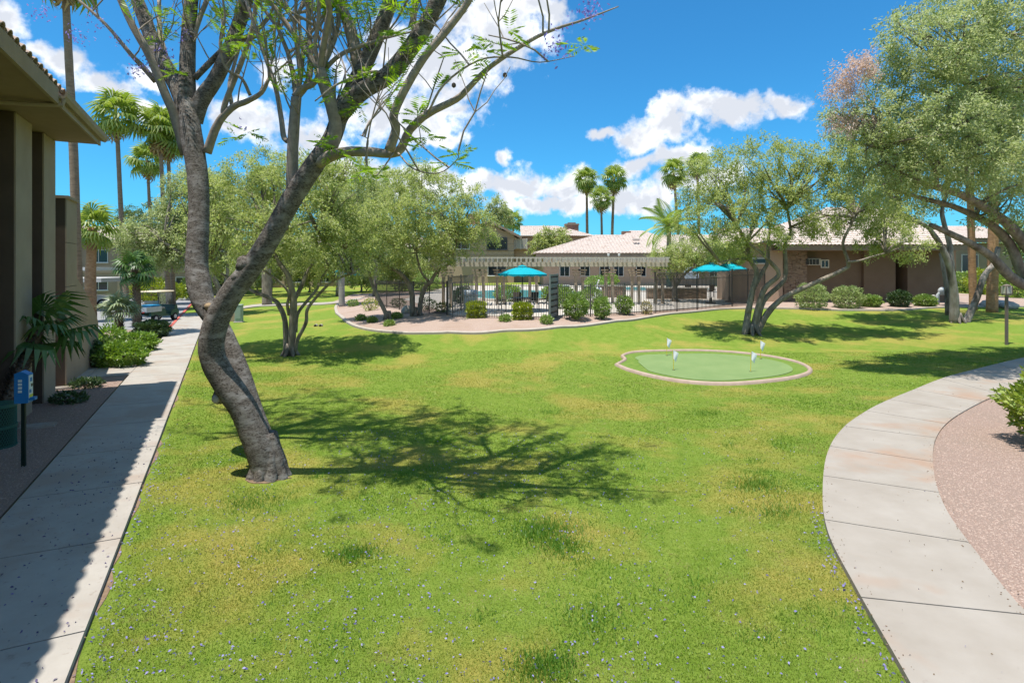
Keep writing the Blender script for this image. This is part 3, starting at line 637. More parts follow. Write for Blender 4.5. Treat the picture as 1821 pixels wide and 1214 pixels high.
# building beyond the right-hand palms
rb = thing('house', 'low tan house with pink tiled roof glimpsed between the trunks on the right', 'house', at(1760, 500, 58))
b_ = MB(); ubox(b_, 1700, 1800, 432, 505, 58, 8); b_.build('wall', M_tan, rb, world=True)
ro = MB(); roof_plane(ro, at(1690, 424, 57.2), at(1812, 424, 57.2), (0, 1, 0), 1.6, 5); ro.build('roof', M_tile, rb, world=True)
b_ = MB(); ubox(b_, 1692, 1810, 422.5, 431, 57.3, .12); b_.build('fascia', M_fascia, rb, world=True)
window(rb, at(1724, 468, 58), 1.6, 1.7, FRONT)
# far rooftops between the palms
for u0, u1, v0, Y, lab in ((1108, 1172, 412.5, 130, 'distant pale tiled roof with a brick chimney just above the clubhouse ridge'),):
    rr = thing('house', lab, 'house', at(u0, 474, Y)); b_ = MB(); ubox(b_, u0, u1, 418, 470, Y, 9); b_.build('wall', M_pink, rr, world=True)
    ro = MB(); roof_plane(ro, at(u0 - 3, 420, Y - .8), at(u1 + 3, 420, Y - .8), (0, 1, 0), 1.6, 5, 3, 3); ro.build('roof', M_tile, rr, world=True)
    ch = MB(); ubox(ch, 1107, 1122, 411, 420, Y + 2, 1.5); ch.build('chimney', M_brick, rr, world=True)
# two-storey blocks seen between the trees on the left
def far_block(loc, w, d, hgt, rot, lab, nwin, roofc=M_tile):
    t = thing('apartment_building', lab, 'building', loc); mt = Matrix.Rotation(rot, 3, 'Z'); loc = Vector(loc)
    def P(x, y, z): return loc + mt @ Vector((x, y, z))
    MB().box(P(0, d / 2, hgt / 2), (w, d, hgt), rot).build('wall', M_tan, t, world=True)
    MB().box(P(0, -.06, hgt * .47), (w, .12, .5), rot).build('floor_band', M_beige, t, world=True)
    for i in range(nwin):
        x = -w / 2 + w * (i + .5) / nwin
        for z in (1.5, hgt * .47 + 1.7): window(t, P(x, 0, z), 1.7, 1.35, (mt @ Vector((1, 0, 0)), mt @ Vector((0, -1, 0))))
    for i in range(nwin + 1):
        x = -w / 2 + w * i / nwin; MB().box(P(x, -.25, hgt / 2), (.5, .5, hgt), rot).build('pilaster', M_beige, t, world=True)
    r_ = MB(); a = P(-w / 2 - .8, -.9, hgt + .1); b = P(w / 2 + .8, -.9, hgt + .1); roof_plane(r_, a, b, mt @ Vector((0, 1, 0)), d * .17, d / 2 + .9, d / 2, d / 2)
    roof_plane(r_, P(w / 2 + .8, -.9, hgt + .1), P(w / 2 + .8, d + .9, hgt + .1), mt @ Vector((-1, 0, 0)), d * .17, d / 2, d / 2, d / 2); r_.build('roof', roofc, t, world=True)
    MB().box(P(0, -.88, hgt), (w + 1.5, .1, .3), rot).build('fascia', M_fascia, t, world=True)
    return t
far_block(W(215, 474, 66) * 1 + Vector((0, 0, -CAMZ)), 26, 12, 6.4, R(22), 'tan two-storey apartment block with dark windows beyond the carport', 6)
far_block(Vector((-27, 88, .3)), 34, 12, 6.2, R(4), 'tan two-storey apartment block hidden behind the olive trees left of the pool', 8)
# carport
cp = thing('carport', 'flat-roofed grey carport at the edge of the parking lot', 'carport', W(165, 548, 46))
mt = (LS(1, 0), LS(0, 1) - LS(0, 0)); c = W(150, 497, 46)
MB().box(c, (5.2, 5, .32), R(8)).build('roof', mat('carport_metal', (.42, .40, .37), (.5, .48, .45), rough=.7), cp, world=True)
for dx in (-2.2, 2.0):
    for dy in (-1.5, 1.5): MB().box((c.x + dx, c.y + dy, (c.z - .16) / 2), (.12, .12, c.z - .16)).build('post', M_tan, cp, world=True)
MB().box(W(135, 478, 52), (6, 5, .28), R(8)).build('canopy', mat('carport_white', (.6, .57, .53), rough=.7), cp, world=True)
MB().box(W(120, 508, 52), (.12, .12, 3.3)).build('post', M_tan, cp, world=True)

# ------------------------------------------------------------------ pergola by the pool
M_wood = mat('pergola_timber', (.30, .23, .165), (.40, .32, .24), scale=2, rough=.9, stretch=(1, 1, .2), bump=.2)
M_beam = mat('pergola_paint', (.44, .405, .325), (.51, .475, .39), scale=2, rough=.85)
pr = thing('pergola', 'long weathered timber pergola with paired posts between the fence and the pool', 'pergola', W(940, 545, 37))
cols = [(795, 36.0), (853, 36.5), (890, 37), (948, 37), (1030, 37), (1083, 37.3), (1130, 37.3), (1172, 37.6)]
for i, (u, Y) in enumerate(cols):
    x = (u - CX) / F * Y; g0 = h1(x, Y) + .05
    for dx in (-.24, .24):
        tp = W(u, 474, Y).z - .05
        MB().tube([(x + dx, Y, g0), (x + dx * .9, Y, tp - .6)], .13, 4).build('post', M_wood, pr, world=True)
        for j, ww in enumerate((.34, .44, .56)): MB().box((x + dx * .9, Y, tp - .52 + j * .17), (ww, .3, .1)).build('bracket', M_wood, pr, world=True)
for dy in (-.4, .4):
    a = W(770, 471, 36.3); b = W(1180, 471, 37.5)
    MB().box(Vector(((a.x + b.x) / 2, 37 + dy, W(0, 470, 37).z)), (b.x - a.x, .14, .3)).build('beam', M_beam, pr, world=True)
x = W(772, 0, 37).x
while x < W(1180, 0, 37).x:
    for dx in (-.13, .13): MB().box((x + dx, 37, W(0, 463.3, 37).z), (.07, 2.9, .28)).build('rafter', M_beam, pr, world=True)
    x += .62
for dy in (-1.0, -.3, .4, 1.1): MB().box(((a.x + b.x) / 2, 37 + dy, W(0, 463.3, 37).z + .18), (b.x - a.x, .09, .07)).build('batten', M_beam, pr, world=True)

# ------------------------------------------------------------------ pool fence
M_iron = mat('fence_iron', (.12, .115, .10), (.16, .15, .13), rough=.6, spec=.4)
M_irond = mat('fence_iron_dark', (.04, .035, .03), rough=.6, spec=.4)
pk_me = {}
def picket_mesh(key, hgt, curl):
    if key in pk_me: return pk_me[key]
    pts = [(0, 0, .06), (0, 0, hgt)]
    if curl: pts = [(0, 0, .06), (0, 0, hgt - .38), (0, -.03, hgt - .24), (0, -.10, hgt - .12), (0, -.2, hgt - .03)]
    mb = MB().tube(pts, (.021 if curl else .0155), 4); me = bpy.data.meshes.new('picket'); me.from_pydata(mb.v, [], mb.f); me.update(); pk_me[key] = me; return me
def fence(pts, hgt, label, curl=False, m=None, step=.128, midrail=False):
    m = m or M_iron; pts = [Vector(p) for p in pts]; t = thing('pool_fence', label, 'fence', pts[0], 0, 'iron fences round the pool'); me = picket_mesh((hgt, curl, m.name), hgt, curl)
    if not me.materials: me.materials.append(m)
    top = hgt - (.42 if curl else .12)
    for a, b in zip(pts[:-1], pts[1:]):
        d = b - a; Ln = math.hypot(d.x, d.y); ang = math.atan2(d.y, d.x); n = int(Ln / step); nr_ = [.16, top] + ([top - .85] if midrail else [])
        for z in nr_:
            MB().tube([a + Vector((0, 0, z)), b + Vector((0, 0, z))], .021, 4).build('rail', m, t, world=True)
        for i in range(1, n):
            p = a + d * (i / n); share('picket', me, t, p - t.location, (0, 0, ang))
        k = max(1, round(Ln / 2.4))
        for i in range(k + (1 if b is pts[-1] else 0)):
            p = a + d * (i / k); MB().box(p + Vector((0, 0, hgt / 2 - .02)), (.055, .055, hgt + .02), ang).build('post', m, t, world=True)
            MB().box(p + Vector((0, 0, hgt)), (.08, .08, .03), ang).build('post_cap', m, t, world=True)
    return t
fence([G(805, 565.5), G(892, 567.5), G(976, 570)], 1.85, 'grey iron fence in front of the teal parasol and its table')
fence([G(992, 567), G(1050, 564), G(1165, 557.5)], 1.75, 'grey iron fence behind the oleander shrubs, right of the open gate')
fence([G(1165, 557.5), G(1240, 551.5), G(1302, 545.5)], 2.35, 'dark iron fence with outward-curled pickets rising beside the ramp', True, M_irond)
fence([G(1302, 545.5), G(1330, 543.5), G(1360, 542)], 2.45, 'dark iron fence with curled pickets against the lit clubhouse wall', True, M_irond, .1)
fence([G(668, 544), G(735, 555), G(795, 561)], 1.9, 'dark iron fence behind the leaning trunks at the left end of the bed', False, M_irond)
fence([G(797, 561), G(797, 561) + Vector((1.0, 4.6, .02))], 2.2, 'dark iron fence with curled pickets running back beside the barbecue', True, M_iron, .22)
gp = G(978, 573); gd = Vector((.72, 2.3, 0)).normalized(); gw = 1.75
gt = thing('pool_gate', 'grey louvred steel gate standing open at the pool entrance', 'gate', gp); ga = math.atan2(gd.y, gd.x)
M_gate = mat('gate_grey', (.16, .18, .175), (.20, .22, .215), rough=.6)
gm = MB()
for k in (0, 1): gm.box(gp + gd * (gw * k) + Vector((0, 0, 1.2)), (.07, .07, 2.4), ga)
for z in (.1, 2.33): gm.box(gp + gd * gw / 2 + Vector((0, 0, z)), (gw - .07, .06, .1), ga)
gm.build('gate_frame', M_gate, gt, world=True)
for i in range(7):
    MB().box(gp + gd * gw / 2 + Vector((0, 0, .30 + i * .30)), (gw - .075, .035, .20), ga).build('slat', M_gate, gt, world=True)
MB().box(gp + gd * gw / 2 + Vector((0, 0, 1.2)) + Vector((gd.y, -gd.x, 0)) * -.03, (gw - .08, .012, 2.2), ga).build('backing_sheet', M_irond, gt, world=True)

# ------------------------------------------------------------------ trees
M_bark = mat('dark_bark', (.075, .061, .052), (.33, .29, .25), scale=38, rough=.95, bump=2.2, bscale=75, spec=.15, stretch=(.8, .8, 1.7), lo=.38, hi=.66, c3=(.34, .315, .29), s3=5.5, lo3=.48, hi3=.66, speck=(19, .58, .66, (.05, .04, .034)))
M_twig = mat('tan_twig_bark', (.22, .175, .14), (.36, .30, .245), scale=10, rough=.95, bump=.4, bscale=50)
M_obark = mat('olive_bark', (.13, .105, .08), (.34, .29, .235), scale=6, rough=.95, bump=1.0, bscale=25, spec=.1, stretch=(1, 1, .35), c3=(.09, .072, .058), s3=1.3, lo3=.52, hi3=.72)
M_gbark = mat('pale_bark', (.16, .13, .105), (.38, .34, .30), scale=4, rough=.95, bump=.9, bscale=25, spec=.1, stretch=(1, 1, .35), c3=(.10, .08, .065), s3=1.5, lo3=.5, hi3=.66)
OL1 = leafmat('olive_leaf', [(.22, .28, .09), (.35, .40, .165), (.45, .48, .25), (.29, .36, .11), (.51, .53, .33)], .5, .04)
OL2 = leafmat('warm_olive_leaf', [(.21, .28, .07), (.36, .405, .125), (.44, .465, .19), (.29, .36, .085), (.49, .51, .27)], .5, .03)
OL3 = leafmat('dark_leaf', [(.09, .14, .035), (.13, .19, .05), (.16, .21, .07)], .30, .06)
JAC = leafmat('jacaranda_leaf', [(.17, .30, .03), (.24, .38, .04), (.32, .44, .06), (.14, .27, .04)], .5, .04)
BLO = leafmat('violet_blossom', [(.20, .16, .50), (.30, .25, .62), (.38, .33, .66)], .3, .0)
PET = leafmat('fallen_blossom', [(.15, .12, .38), (.25, .22, .52), (.37, .34, .62), (.20, .16, .42)], .2, .0)
DED = leafmat('dead_leaf', [(.48, .33, .26), (.58, .43, .36), (.64, .52, .45)], .4, .0)
def tube_smooth(mb, pts, rads, n=10, sub=4, wob=0.0):
    pts = [Vector(p) for p in pts]; q = [pts[0] * 2 - pts[1]] + pts + [pts[-1] * 2 - pts[-2]]; rr = [rads[0]] + list(rads) + [rads[-1]]; P = []; RR = []
    for i in range(1, len(q) - 2):
        for j in range(sub):
            t = j / sub; a, b, c, d = q[i - 1], q[i], q[i + 1], q[i + 2]
            P.append(0.5 * ((2 * b) + (c - a) * t + (2 * a - 5 * b + 4 * c - d) * t * t + (3 * b - a - 3 * c + d) * t ** 3)); RR.append((rr[i] * (1 - t) + rr[i + 1] * t) * (1 + random.uniform(-wob, wob)))
    P.append(pts[-1]); RR.append(rads[-1]); k = len(mb.v); mb.tube(P, RR, n)
    if wob:
        for i in range(k, len(mb.v)):
            x, y, z = mb.v[i]; r = RR[min(len(RR) - 1, (i - k) // n)]; mb.v[i] = (x + random.uniform(-wob, wob) * r * .6, y + random.uniform(-wob, wob) * r * .6, z + random.uniform(-wob, wob) * r * .4)
    return P
def pxline(pts, Y0, Y1): n = len(pts); return [W(u, v, Y0 + (Y1 - Y0) * i / (n - 1)) for i, (u, v) in enumerate(pts)]
def lin(a, b, n): return [a + (b - a) * i / (n - 1) for i in range(n)]

# --- the jacaranda in front: two leaning trunks, one to the upright crown, one to the long right-hand limb
jb = G(478, 846); Yj = jb.y
jt = thing('jacaranda_tree', 'large dark-barked jacaranda with two leaning trunks and violet blossom on the near lawn', 'tree', jb)
tk = MB()
ptsA = [(482, 864), (474, 830), (463, 796), (446, 755), (432, 725), (412, 695), (394, 668), (380, 640), (376, 609), (388, 564), (414, 518), (440, 485), (462, 453), (485, 415), (520, 352), (556, 297), (590, 247), (607, 195)]
A = pxline(ptsA, Yj, Yj - .45)
tube_smooth(tk, A, [r * .0088 for r in (31, 29, 28, 26, 25, 25.5, 24, 23, 23, 22.5, 21.5, 20, 19.5, 19, 19, 18.5, 17, 15)], 20, 5, .014)
ptsC = [(492, 836), (474, 793), (449, 727), (424, 655), (400, 600), (380, 565), (362, 537), (354, 505), (350, 473), (352, 420), (354, 371), (351, 310), (342, 250), (336, 205), (333, 180)]
Cc = pxline(ptsC, Yj + .22, Yj + 1.5)
tube_smooth(tk, Cc, [r * .0099 for r in (17, 17, 17, 17, 17, 18, 19.5, 22, 20, 19.5, 18.5, 19, 20, 18, 14)], 20, 5, .014)
for p, r in ((W(392, 704, Yj - .10), .13), (W(372, 545, Yj + .0), .10), (W(436, 470, Yj - .35), .15), (W(420, 492, Yj - .4), .08)): tk.blob(p, (r, r * .9, r), 12, 8, .16)
for a in range(9):                                     # root flare
    w = a * .7 + .3; q = Vector((math.cos(w) * .25, math.sin(w) * .22, 0)); tube_smooth(tk, [jb + Vector((-.05, 0, .75)) + q * .35, jb + Vector((0, 0, .3)) + q * .62, jb + Vector((0, 0, -.12)) + q * 1.35], [.09, .12, .10], 8, 4, .12)
tk.build('trunk', M_bark, jt, world=True, smooth=True)
MB().blob(W(384, 709, Yj - .20), (.075, .05, .08), 10, 6, .03).build('pruning_scar', mat('scar', (.34, .31, .28), (.42, .40, .37), rough=.9), jt, world=True, smooth=True)
MB().blob(W(371, 545, Yj - .1), (.075, .06, .06), 10, 6, .1).build('pruning_scar', mat('scar_tan', (.30, .21, .12), (.38, .28, .17), rough=.9), jt, world=True, smooth=True)
YA = Yj - .45; YC = Yj + 1.5
LIMBS = [ # pixels, depth from, depth to, radius from, to, dark bark?
 ([(603, 205), (640, 165), (692, 132), (741, 70), (774, 12), (800, -50)], YA, YA - .5, .155, .12, 1), ([(600, 215), (636, 140), (660, 90), (692, 8), (705, -60)], YA, YA + .3, .15, .11, 1),
 ([(640, 125), (622, 50), (605, 5), (590, -60)], YA + .1, YA + .7, .11, .08, 0), ([(566, 290), (592, 276), (620, 270), (655, 270), (706, 271), (729, 231), (762, 202), (811, 177), (835, 155), (873, 118), (942, 73), (987, 52), (1040, 35), (1100, 12)], YA, YA - 1.4, .10, .008, 0),
 ([(760, 203), (790, 150), (850, 108), (908, 102), (960, 111), (1022, 100)], YA - 1.0, YA - 1.5, .022, .005, 0), ([(692, 268), (704, 231), (700, 206), (717, 165), (754, 103), (795, 54), (832, 4), (850, -40)], YA - .6, YA - 1.2, .075, .045, 0),
 ([(588, 262), (597, 225), (593, 198), (581, 161), (568, 124)], YA, YA - .2, .12, .10, 0), ([(570, 128), (560, 82), (566, 40), (568, -30)], YA - .2, YA - .4, .045, .03, 0), ([(572, 126), (584, 80), (588, 30), (592, -30)], YA - .2, YA, .04, .028, 0),
 ([(519, 345), (520, 290), (521, 255), (524, 210), (527, 173)], YA + .2, YA + .1, .10, .085, 0), ([(527, 175), (548, 145), (552, 100), (549, 40), (548, -40)], YA + .1, YA + .5, .06, .04, 0), ([(522, 250), (506, 247), (500, 210), (490, 156), (465, 82), (436, -5)], YA + .1, YA + .6, .05, .03, 0),
 ([(524, 172), (536, 158), (556, 150), (572, 130), (610, 95), (680, 70)], YA + .1, YA - .1, .06, .03, 0),
 ([(333, 195), (333, 140), (334, 95), (337, 38), (344, -40)], YC, YC + .4, .165, .13, 1), ([(334, 205), (314, 152), (280, 95), (261, 45), (240, -10)], YC, YC + .9, .175, .13, 1), ([(345, 215), (360, 175), (385, 138), (413, 76), (436, 8), (445, -40)], YC, YC + .2, .165, .125, 1),
 ([(330, 275), (310, 205), (295, 170), (265, 98), (235, 45), (210, -10)], YC - .1, YC - .6, .10, .06, 0), ([(277, 145), (250, 115), (231, 95), (189, 45), (136, -3)], YC, YC - .5, .06, .022, 0),
 ([(368, 272), (382, 232), (396, 208), (417, 189), (440, 180), (465, 165), (478, 140)], YC - .2, YC - .5, .09, .035, 0), ([(397, 208), (401, 182), (428, 114), (447, 57), (458, -10)], YC - .3, YC - .5, .06, .04, 0), ([(346, 140), (375, 110), (401, 85), (410, 80)], YC + .1, YC + .2, .06, .06, 1), ([(412, 186), (408, 150), (418, 110), (428, 70), (432, -10)], YC - .3, YC + .4, .04, .025, 0),
 ([(338, 90), (352, 40), (368, 0), (380, -40)], YC + .2, YC + .6, .06, .04, 0), ([(445, 170), (430, 140), (405, 125), (392, 90), (400, 30), (392, -20)], YC - .4, YC - .8, .035, .02, 0), ([(300, 120), (285, 60), (283, 0)], YC + .6, YC + 1.4, .06, .04, 0),
 ([(741, 70), (735, 30), (750, -30)], YA - .3, YA + .2, .06, .045, 0), ([(692, 135), (660, 128), (600, 150), (560, 180)], YA - .2, YA - .7, .03, .01, 0), ([(700, 272), (680, 300), (665, 312), (650, 285), (655, 250), (640, 240)], YA - .6, YA - 1.0, .014, .006, 0), ([(708, 272), (735, 300), (780, 308), (812, 285), (815, 270)], YA - .8, YA - 1.5, .014, .005, 0)]
tips = []
for px, y0, y1, r0, r1, dk in LIMBS:
    mb = MB(); P = tube_smooth(mb, pxline(px, y0, y1), lin(r0, r1, len(px)), 10 if r0 > .05 else 6, 4, .03 if r0 > .05 else .0)
    mb.build('limb', M_bark if dk else M_twig, jt, world=True, smooth=True); tips.append((P, r0, r1))
rnd = random.Random(11); tw = MB(); leafspots = []
def grow(p, d, ln, r, lev):
    p = Vector(p); pts = [p]; q = p.copy(); dd = d.normalized(); n = 4
    for i in range(n):
        dd = (dd + Vector((rnd.uniform(-.3, .3), rnd.uniform(-.3, .3), rnd.uniform(-.12, .28)))).normalized(); q = q + dd * ln / n; pts.append(q.copy())
    tw.tube(pts, lin(r, r * .55, n + 1), 5, False)
    if lev <= 1: leafspots.append((pts[-1], dd)); leafspots.append((pts[2], dd))
    if lev > 0:
        for j in range(2 + (rnd.random() < .6)): i = rnd.choice((2, 3, 4)); grow(pts[i], dd + Vector((rnd.uniform(-.9, .9), rnd.uniform(-.9, .9), rnd.uniform(-.5, .7))), ln * .72, r * .55, lev - 1)
for P, r0, r1 in tips:
    if r1 > .024 and P[-1].x < -.9:
        d = (P[-1] - P[-4]); 
        for j in range(3): grow(P[-1], d.normalized() + Vector((rnd.uniform(-.9, .9), rnd.uniform(-.55, 1.2), rnd.uniform(-.2, .5))), rnd.uniform(1.3, 2.0), r1 * .6, 3)
    for k in range(3 if r0 < .12 else 4):                # thin upright sprouts
        p = P[rnd.randrange(len(P) // 3, len(P))]; grow(p, Vector((rnd.uniform(-.5, .5), rnd.uniform(-.5, .5), rnd.uniform(.3, 1.2))), rnd.uniform(.6, 1.3), .016, 1)
tag(tw.build('twigs', M_twig, jt, world=True, smooth=True), kind='stuff')
C_ = []; D_ = []; Lw = []; Ww = []
def fern(p, d, size):                                    # a bipinnate leaf: rachis with paired pinnae
    d = Vector(d).normalized(); s = d.cross(Vector((rnd.uniform(-.3, .3), rnd.uniform(-.3, .3), 1))).normalized(); n = 9
    for i in range(n):
        q = p + d * size * (i + 1) / n + Vector((0, 0, -.10 * size * ((i + 1) / n) ** 2)); l = size * .42 * math.sin(math.pi * (i + 1.2) / (n + 1.6))
        for sg in (-1, 1): C_.append(q[:]); D_.append((s * sg + d * .55 + Vector((0, 0, -.12)))[:]); Lw.append(l); Ww.append(l * .17 + .006)
for p, d in leafspots:
    inv = CAMZ + .474 * p.y > p.z
    dens_ = .26 if inv else .22
    k = int(dens_) + (rnd.random() < dens_ % 1)
    for j in range(k * 2): fern(p, d + Vector((rnd.uniform(-1, 1), rnd.uniform(-1, 1), rnd.uniform(-.5, .6))), rnd.uniform(.22, .48))
for u, v, y in ((600, 160, YA - .4), (640, 140, YA - .5), (560, 140, YA - .3), (575, 255, YA - .5), (585, 250, YA - .5), (610, 270, YA - .5), (700, 65, YA - .6), (745, 80, YA - .6), (760, 30, YA - .6), (830, 110, YA - 1.3), (820, 95, YA - 1.3), (745, 205, YA - 1), (735, 215, YA - 1), (525, 140, YA), (545, 120, YA), (640, 190, YA - .4), (430, 60, YA + 1), (460, 30, YA + 1), (610, 20, YA), (625, 35, YA), (1040, 80, YA - 1.5), (310, 130, YC - .3), (490, 120, YA), (865, 90, YA - 1.2), (655, 300, YA - 1), (670, 310, YA - 1), (815, 275, YA - 1.4), (800, 290, YA - 1.4), (440, 235, YC - .5), (420, 245, YC - .5), (905, 55, YA - 1.3), (880, 75, YA - 1.3), (760, 245, YA - 1)):
    for j in range(5): fern(W(u, v, y), (rnd.uniform(-1, 1), rnd.uniform(-1, 1), rnd.uniform(-.4, .5)), rnd.uniform(.2, .42))
tag(quads_mesh('leaves', leaves(np.array(C_), np.array(D_), np.array(Lw), np.array(Ww)), JAC, jt), kind='stuff')
bc = []
for u, v, y, n in ((1045, 20, YA - 1.5, 60), (985, 75, YA - 1.5, 40), (990, 90, YA - 1.5, 30), (1060, 5, YA - 1.5, 40), (75, 22, YC - .5, 40), (137, 65, YC - .4, 50), (240, 125, YC - .4, 50), (262, 112, YC - .3, 40), (300, 95, YC, 30), (430, 225, YC - .5, 18), (320, 60, YC, 30), (170, 40, YC - .4, 30), (215, 70, YC - .4, 20)):
    bc.append(np.array(W(u, v, y)) + rng.normal(size=(n, 3)) * (.10, .10, .09))
bc = np.concatenate(bc); tag(quads_mesh('blossom', leaves(bc, rng.normal(size=bc.shape) + (0, 0, -.5), rng.uniform(.04, .075, len(bc)), rng.uniform(.02, .035, len(bc))), BLO, jt), kind='stuff')
for u, v in ((898, 134), (807, 152)): MB().lathe([(.01, -.035), (.032, -.015), (.03, .02), (.008, .038)], W(u, v, YA - 1.3), 10).build('seed_pod', mat('pod', (.06, .045, .03), rough=.7), jt, world=True)

# --- crowns of small leaves
DENS = 1.15
def crown_pts(cl, Y, twigs, per, spread=.30, ry=None, hollow=.55, droop=.55):
    P = []; D = []; ks = Y / F; area = sum(c[2] ** 2 for c in cl)
    for c in cl:
        u, v, r = c[:3]; dy = c[3] if len(c) > 3 else 0; cen = np.array(W(u, v, Y + dy)); rr = r * ks; n = max(4, int(twigs * r * r / area))
        d = unit(rng.normal(size=(n, 3))); rad = hollow + (1 - hollow) * rng.random(n) ** .6
        t = cen + d * rad[:, None] * np.array([rr * 1.08, (ry or rr * 1.25), rr * .92])
        m = int(per * DENS)
        tw_ = np.repeat(t, m, 0); dd = np.repeat(d * (1, 1, .5) + (0, 0, -droop) + rng.normal(size=(n, 3)) * .4, m, 0)
        al = rng.random((n * m, 1)); P.append(tw_ + unit(dd) * (al - .35) * spread * 2.3 + rng.normal(size=(n * m, 3)) * spread * .42); D.append(unit(dd) + rng.normal(size=(n * m, 3)) * .75)
    return np.concatenate(P), np.concatenate(D)
def tree(name, label, cat, base, trunks, cl, Y, twigs, per, m=OL1, bark=M_obark, lsz=(.07, .14), lw=.026, group=None, spread=.30, flare=True, dead=None, hollow=.5, droop=.55, branches=True, trunk_extra=None):
    t = thing(name, label, cat, base, 0, group); mb = MB(); ends = []
    for px, y0, y1, r0, r1 in trunks:
        line = pxline(px, y0, y1); line[0] = Vector(line[0]); P = tube_smooth(mb, line, lin(r0, r1, len(px)), 9, 4, .05); ends.append(P)
    if flare:
        for a in range(6):
            w = a * 1.05 + .2; q = Vector((math.cos(w), math.sin(w), 0)) * flare; tube_smooth(mb, [Vector(base) + Vector((0, 0, .5)) + q * .25, Vector(base) + Vector((0, 0, .16)) + q * .55, Vector(base) + Vector((0, 0, -.1)) + q], [.09, .09, .05], 6, 2, .1)
    P, D = crown_pts(cl, Y, twigs, per, spread * .8, hollow=hollow, droop=droop)
    if branches:
        rr = random.Random(5)
        for c in cl:
            tip = W(c[0], c[1], Y + (c[3] if len(c) > 3 else 0)); best = min((q for E in ends for q in E[len(E) // 2:]), key=lambda q: (q - tip).length)
            for k in range(3):
                e = tip + Vector((rr.uniform(-1, 1), rr.uniform(-1, 1), rr.uniform(-.5, 1))) * c[2] * Y / F * .7; mid = (best + e) / 2 + Vector((rr.uniform(-.3, .3), rr.uniform(-.3, .3), rr.uniform(-.1, .5)))
                tube_smooth(mb, [best, mid, e], [.06, .04, .012], 5, 3)
    mb.build('trunk', bark, t, world=True, smooth=True)
    n = len(P); tag(quads_mesh('crown', leaves(P, D, rng.uniform(lsz[0], lsz[1], n) * 1.3, rng.uniform(.7, 1.3, n) * lw * 1.65, 1.0), m, t), kind='stuff')
    if dead:
        P, D = crown_pts(dead, Y - 1.0, 70, 50, spread, droop=1.0); n = len(P); tag(quads_mesh('dead_foliage', leaves(P, D, rng.uniform(.08, .16, n), .034, 1.0), DED, t), kind='stuff')
    return t
b = G(516, 632); Y = b.y
tree('olive_tree', 'multi-stemmed olive tree with a broad crown on the lawn just right of the jacaranda', 'tree', b,
     [([(517, 636), (521, 571), (522, 530), (518, 511), (511, 487), (492, 460), (478, 420)], Y, Y - .5, .17, .07), ([(519, 540), (535, 511), (546, 485), (559, 464), (575, 430)], Y, Y + .6, .10, .05), ([(509, 628), (507, 571), (496, 543), (485, 532), (455, 520), (440, 512), (400, 490), (370, 473)], Y, Y + 1.0, .12, .04),
      ([(525, 624), (529, 604), (544, 574), (546, 552), (557, 535), (583, 507), (604, 494), (628, 486)], Y, Y - .7, .085, .04), ([(526, 590), (529, 559), (548, 533), (563, 515), (576, 488), (600, 450)], Y, Y + 1.2, .08, .04), ([(514, 560), (511, 541), (514, 522), (499, 503), (470, 481), (440, 460)], Y, Y - 1.0, .07, .035)],
     [(395, 345, 52, 1), (440, 320, 55, .5), (500, 318, 50, 1), (545, 325, 58, -.5), (600, 335, 50, .6), (420, 405, 55, -1), (480, 395, 60, 1.4), (540, 395, 62, -1.2), (600, 395, 55, 1), (450, 445, 40, -1.2), (545, 440, 45, .8), (610, 440, 42, -.5), (650, 425, 38, .4), (370, 415, 40, .8), (580, 470, 26, -.6), (640, 470, 26, 0), (395, 460, 32, .8), (375, 330, 40, .5), (470, 300, 34, .3), (570, 305, 36, .4), (620, 300, 34, .8), (650, 380, 40, .3), (350, 370, 36, 0)], Y, 820, 62, OL2, M_obark, (.07, .14), .026, 'olive trees round the lawn', .30, .42)
b = G(742, 562); Y = b.y
tree('olive_tree', 'olive tree with two upright trunks from one foot in the gravel bed', 'tree', b,
     [([(734, 566), (731, 515), (712, 486), (683, 470), (650, 440)], Y, Y - .6, .17, .07), ([(746, 566), (748, 535), (756, 510), (765, 503), (777, 484), (804, 465), (806, 452), (812, 430)], Y, Y - .8, .15, .05), ([(765, 504), (760, 498), (748, 481), (740, 450)], Y - .3, Y, .09, .06)],
     [(700, 345, 45, 0), (745, 325, 42, -.6), (785, 350, 45, 0), (700, 395, 55, -1.8), (760, 390, 55, -2.2), (815, 375, 42, -1), (740, 430, 50, -2), (800, 425, 42, -1.4), (690, 440, 42, -.6), (845, 400, 34, -1), (745, 305, 24, 0), (775, 455, 30, -1.6), (655, 400, 40, -.2), (830, 345, 26, -.5), (865, 425, 22, -1)], Y, 700, 60, OL2, M_obark, (.08, .15), .030, 'olive trees round the lawn', .32, .42)
b = G(690, 569); Y = b.y
tree('olive_tree', 'olive with a single slender trunk leaning left out of the gravel bed', 'tree', b,
     [([(691, 570), (682, 548), (673, 530), (662, 505), (655, 480), (640, 440)], Y, Y + .3, .13, .08)],
     [(640, 360, 42, 0), (610, 395, 40, 1), (650, 415, 45, -.5), (620, 440, 38, .5), (665, 455, 35, -.4), (600, 345, 38, 1.2), (670, 365, 34, .6), (640, 325, 36, .5)], Y, 330, 60, OL1, M_obark, (.08, .15), .03, 'olive trees round the lawn', .32, .3)
b = G(1337, 594); Y = b.y
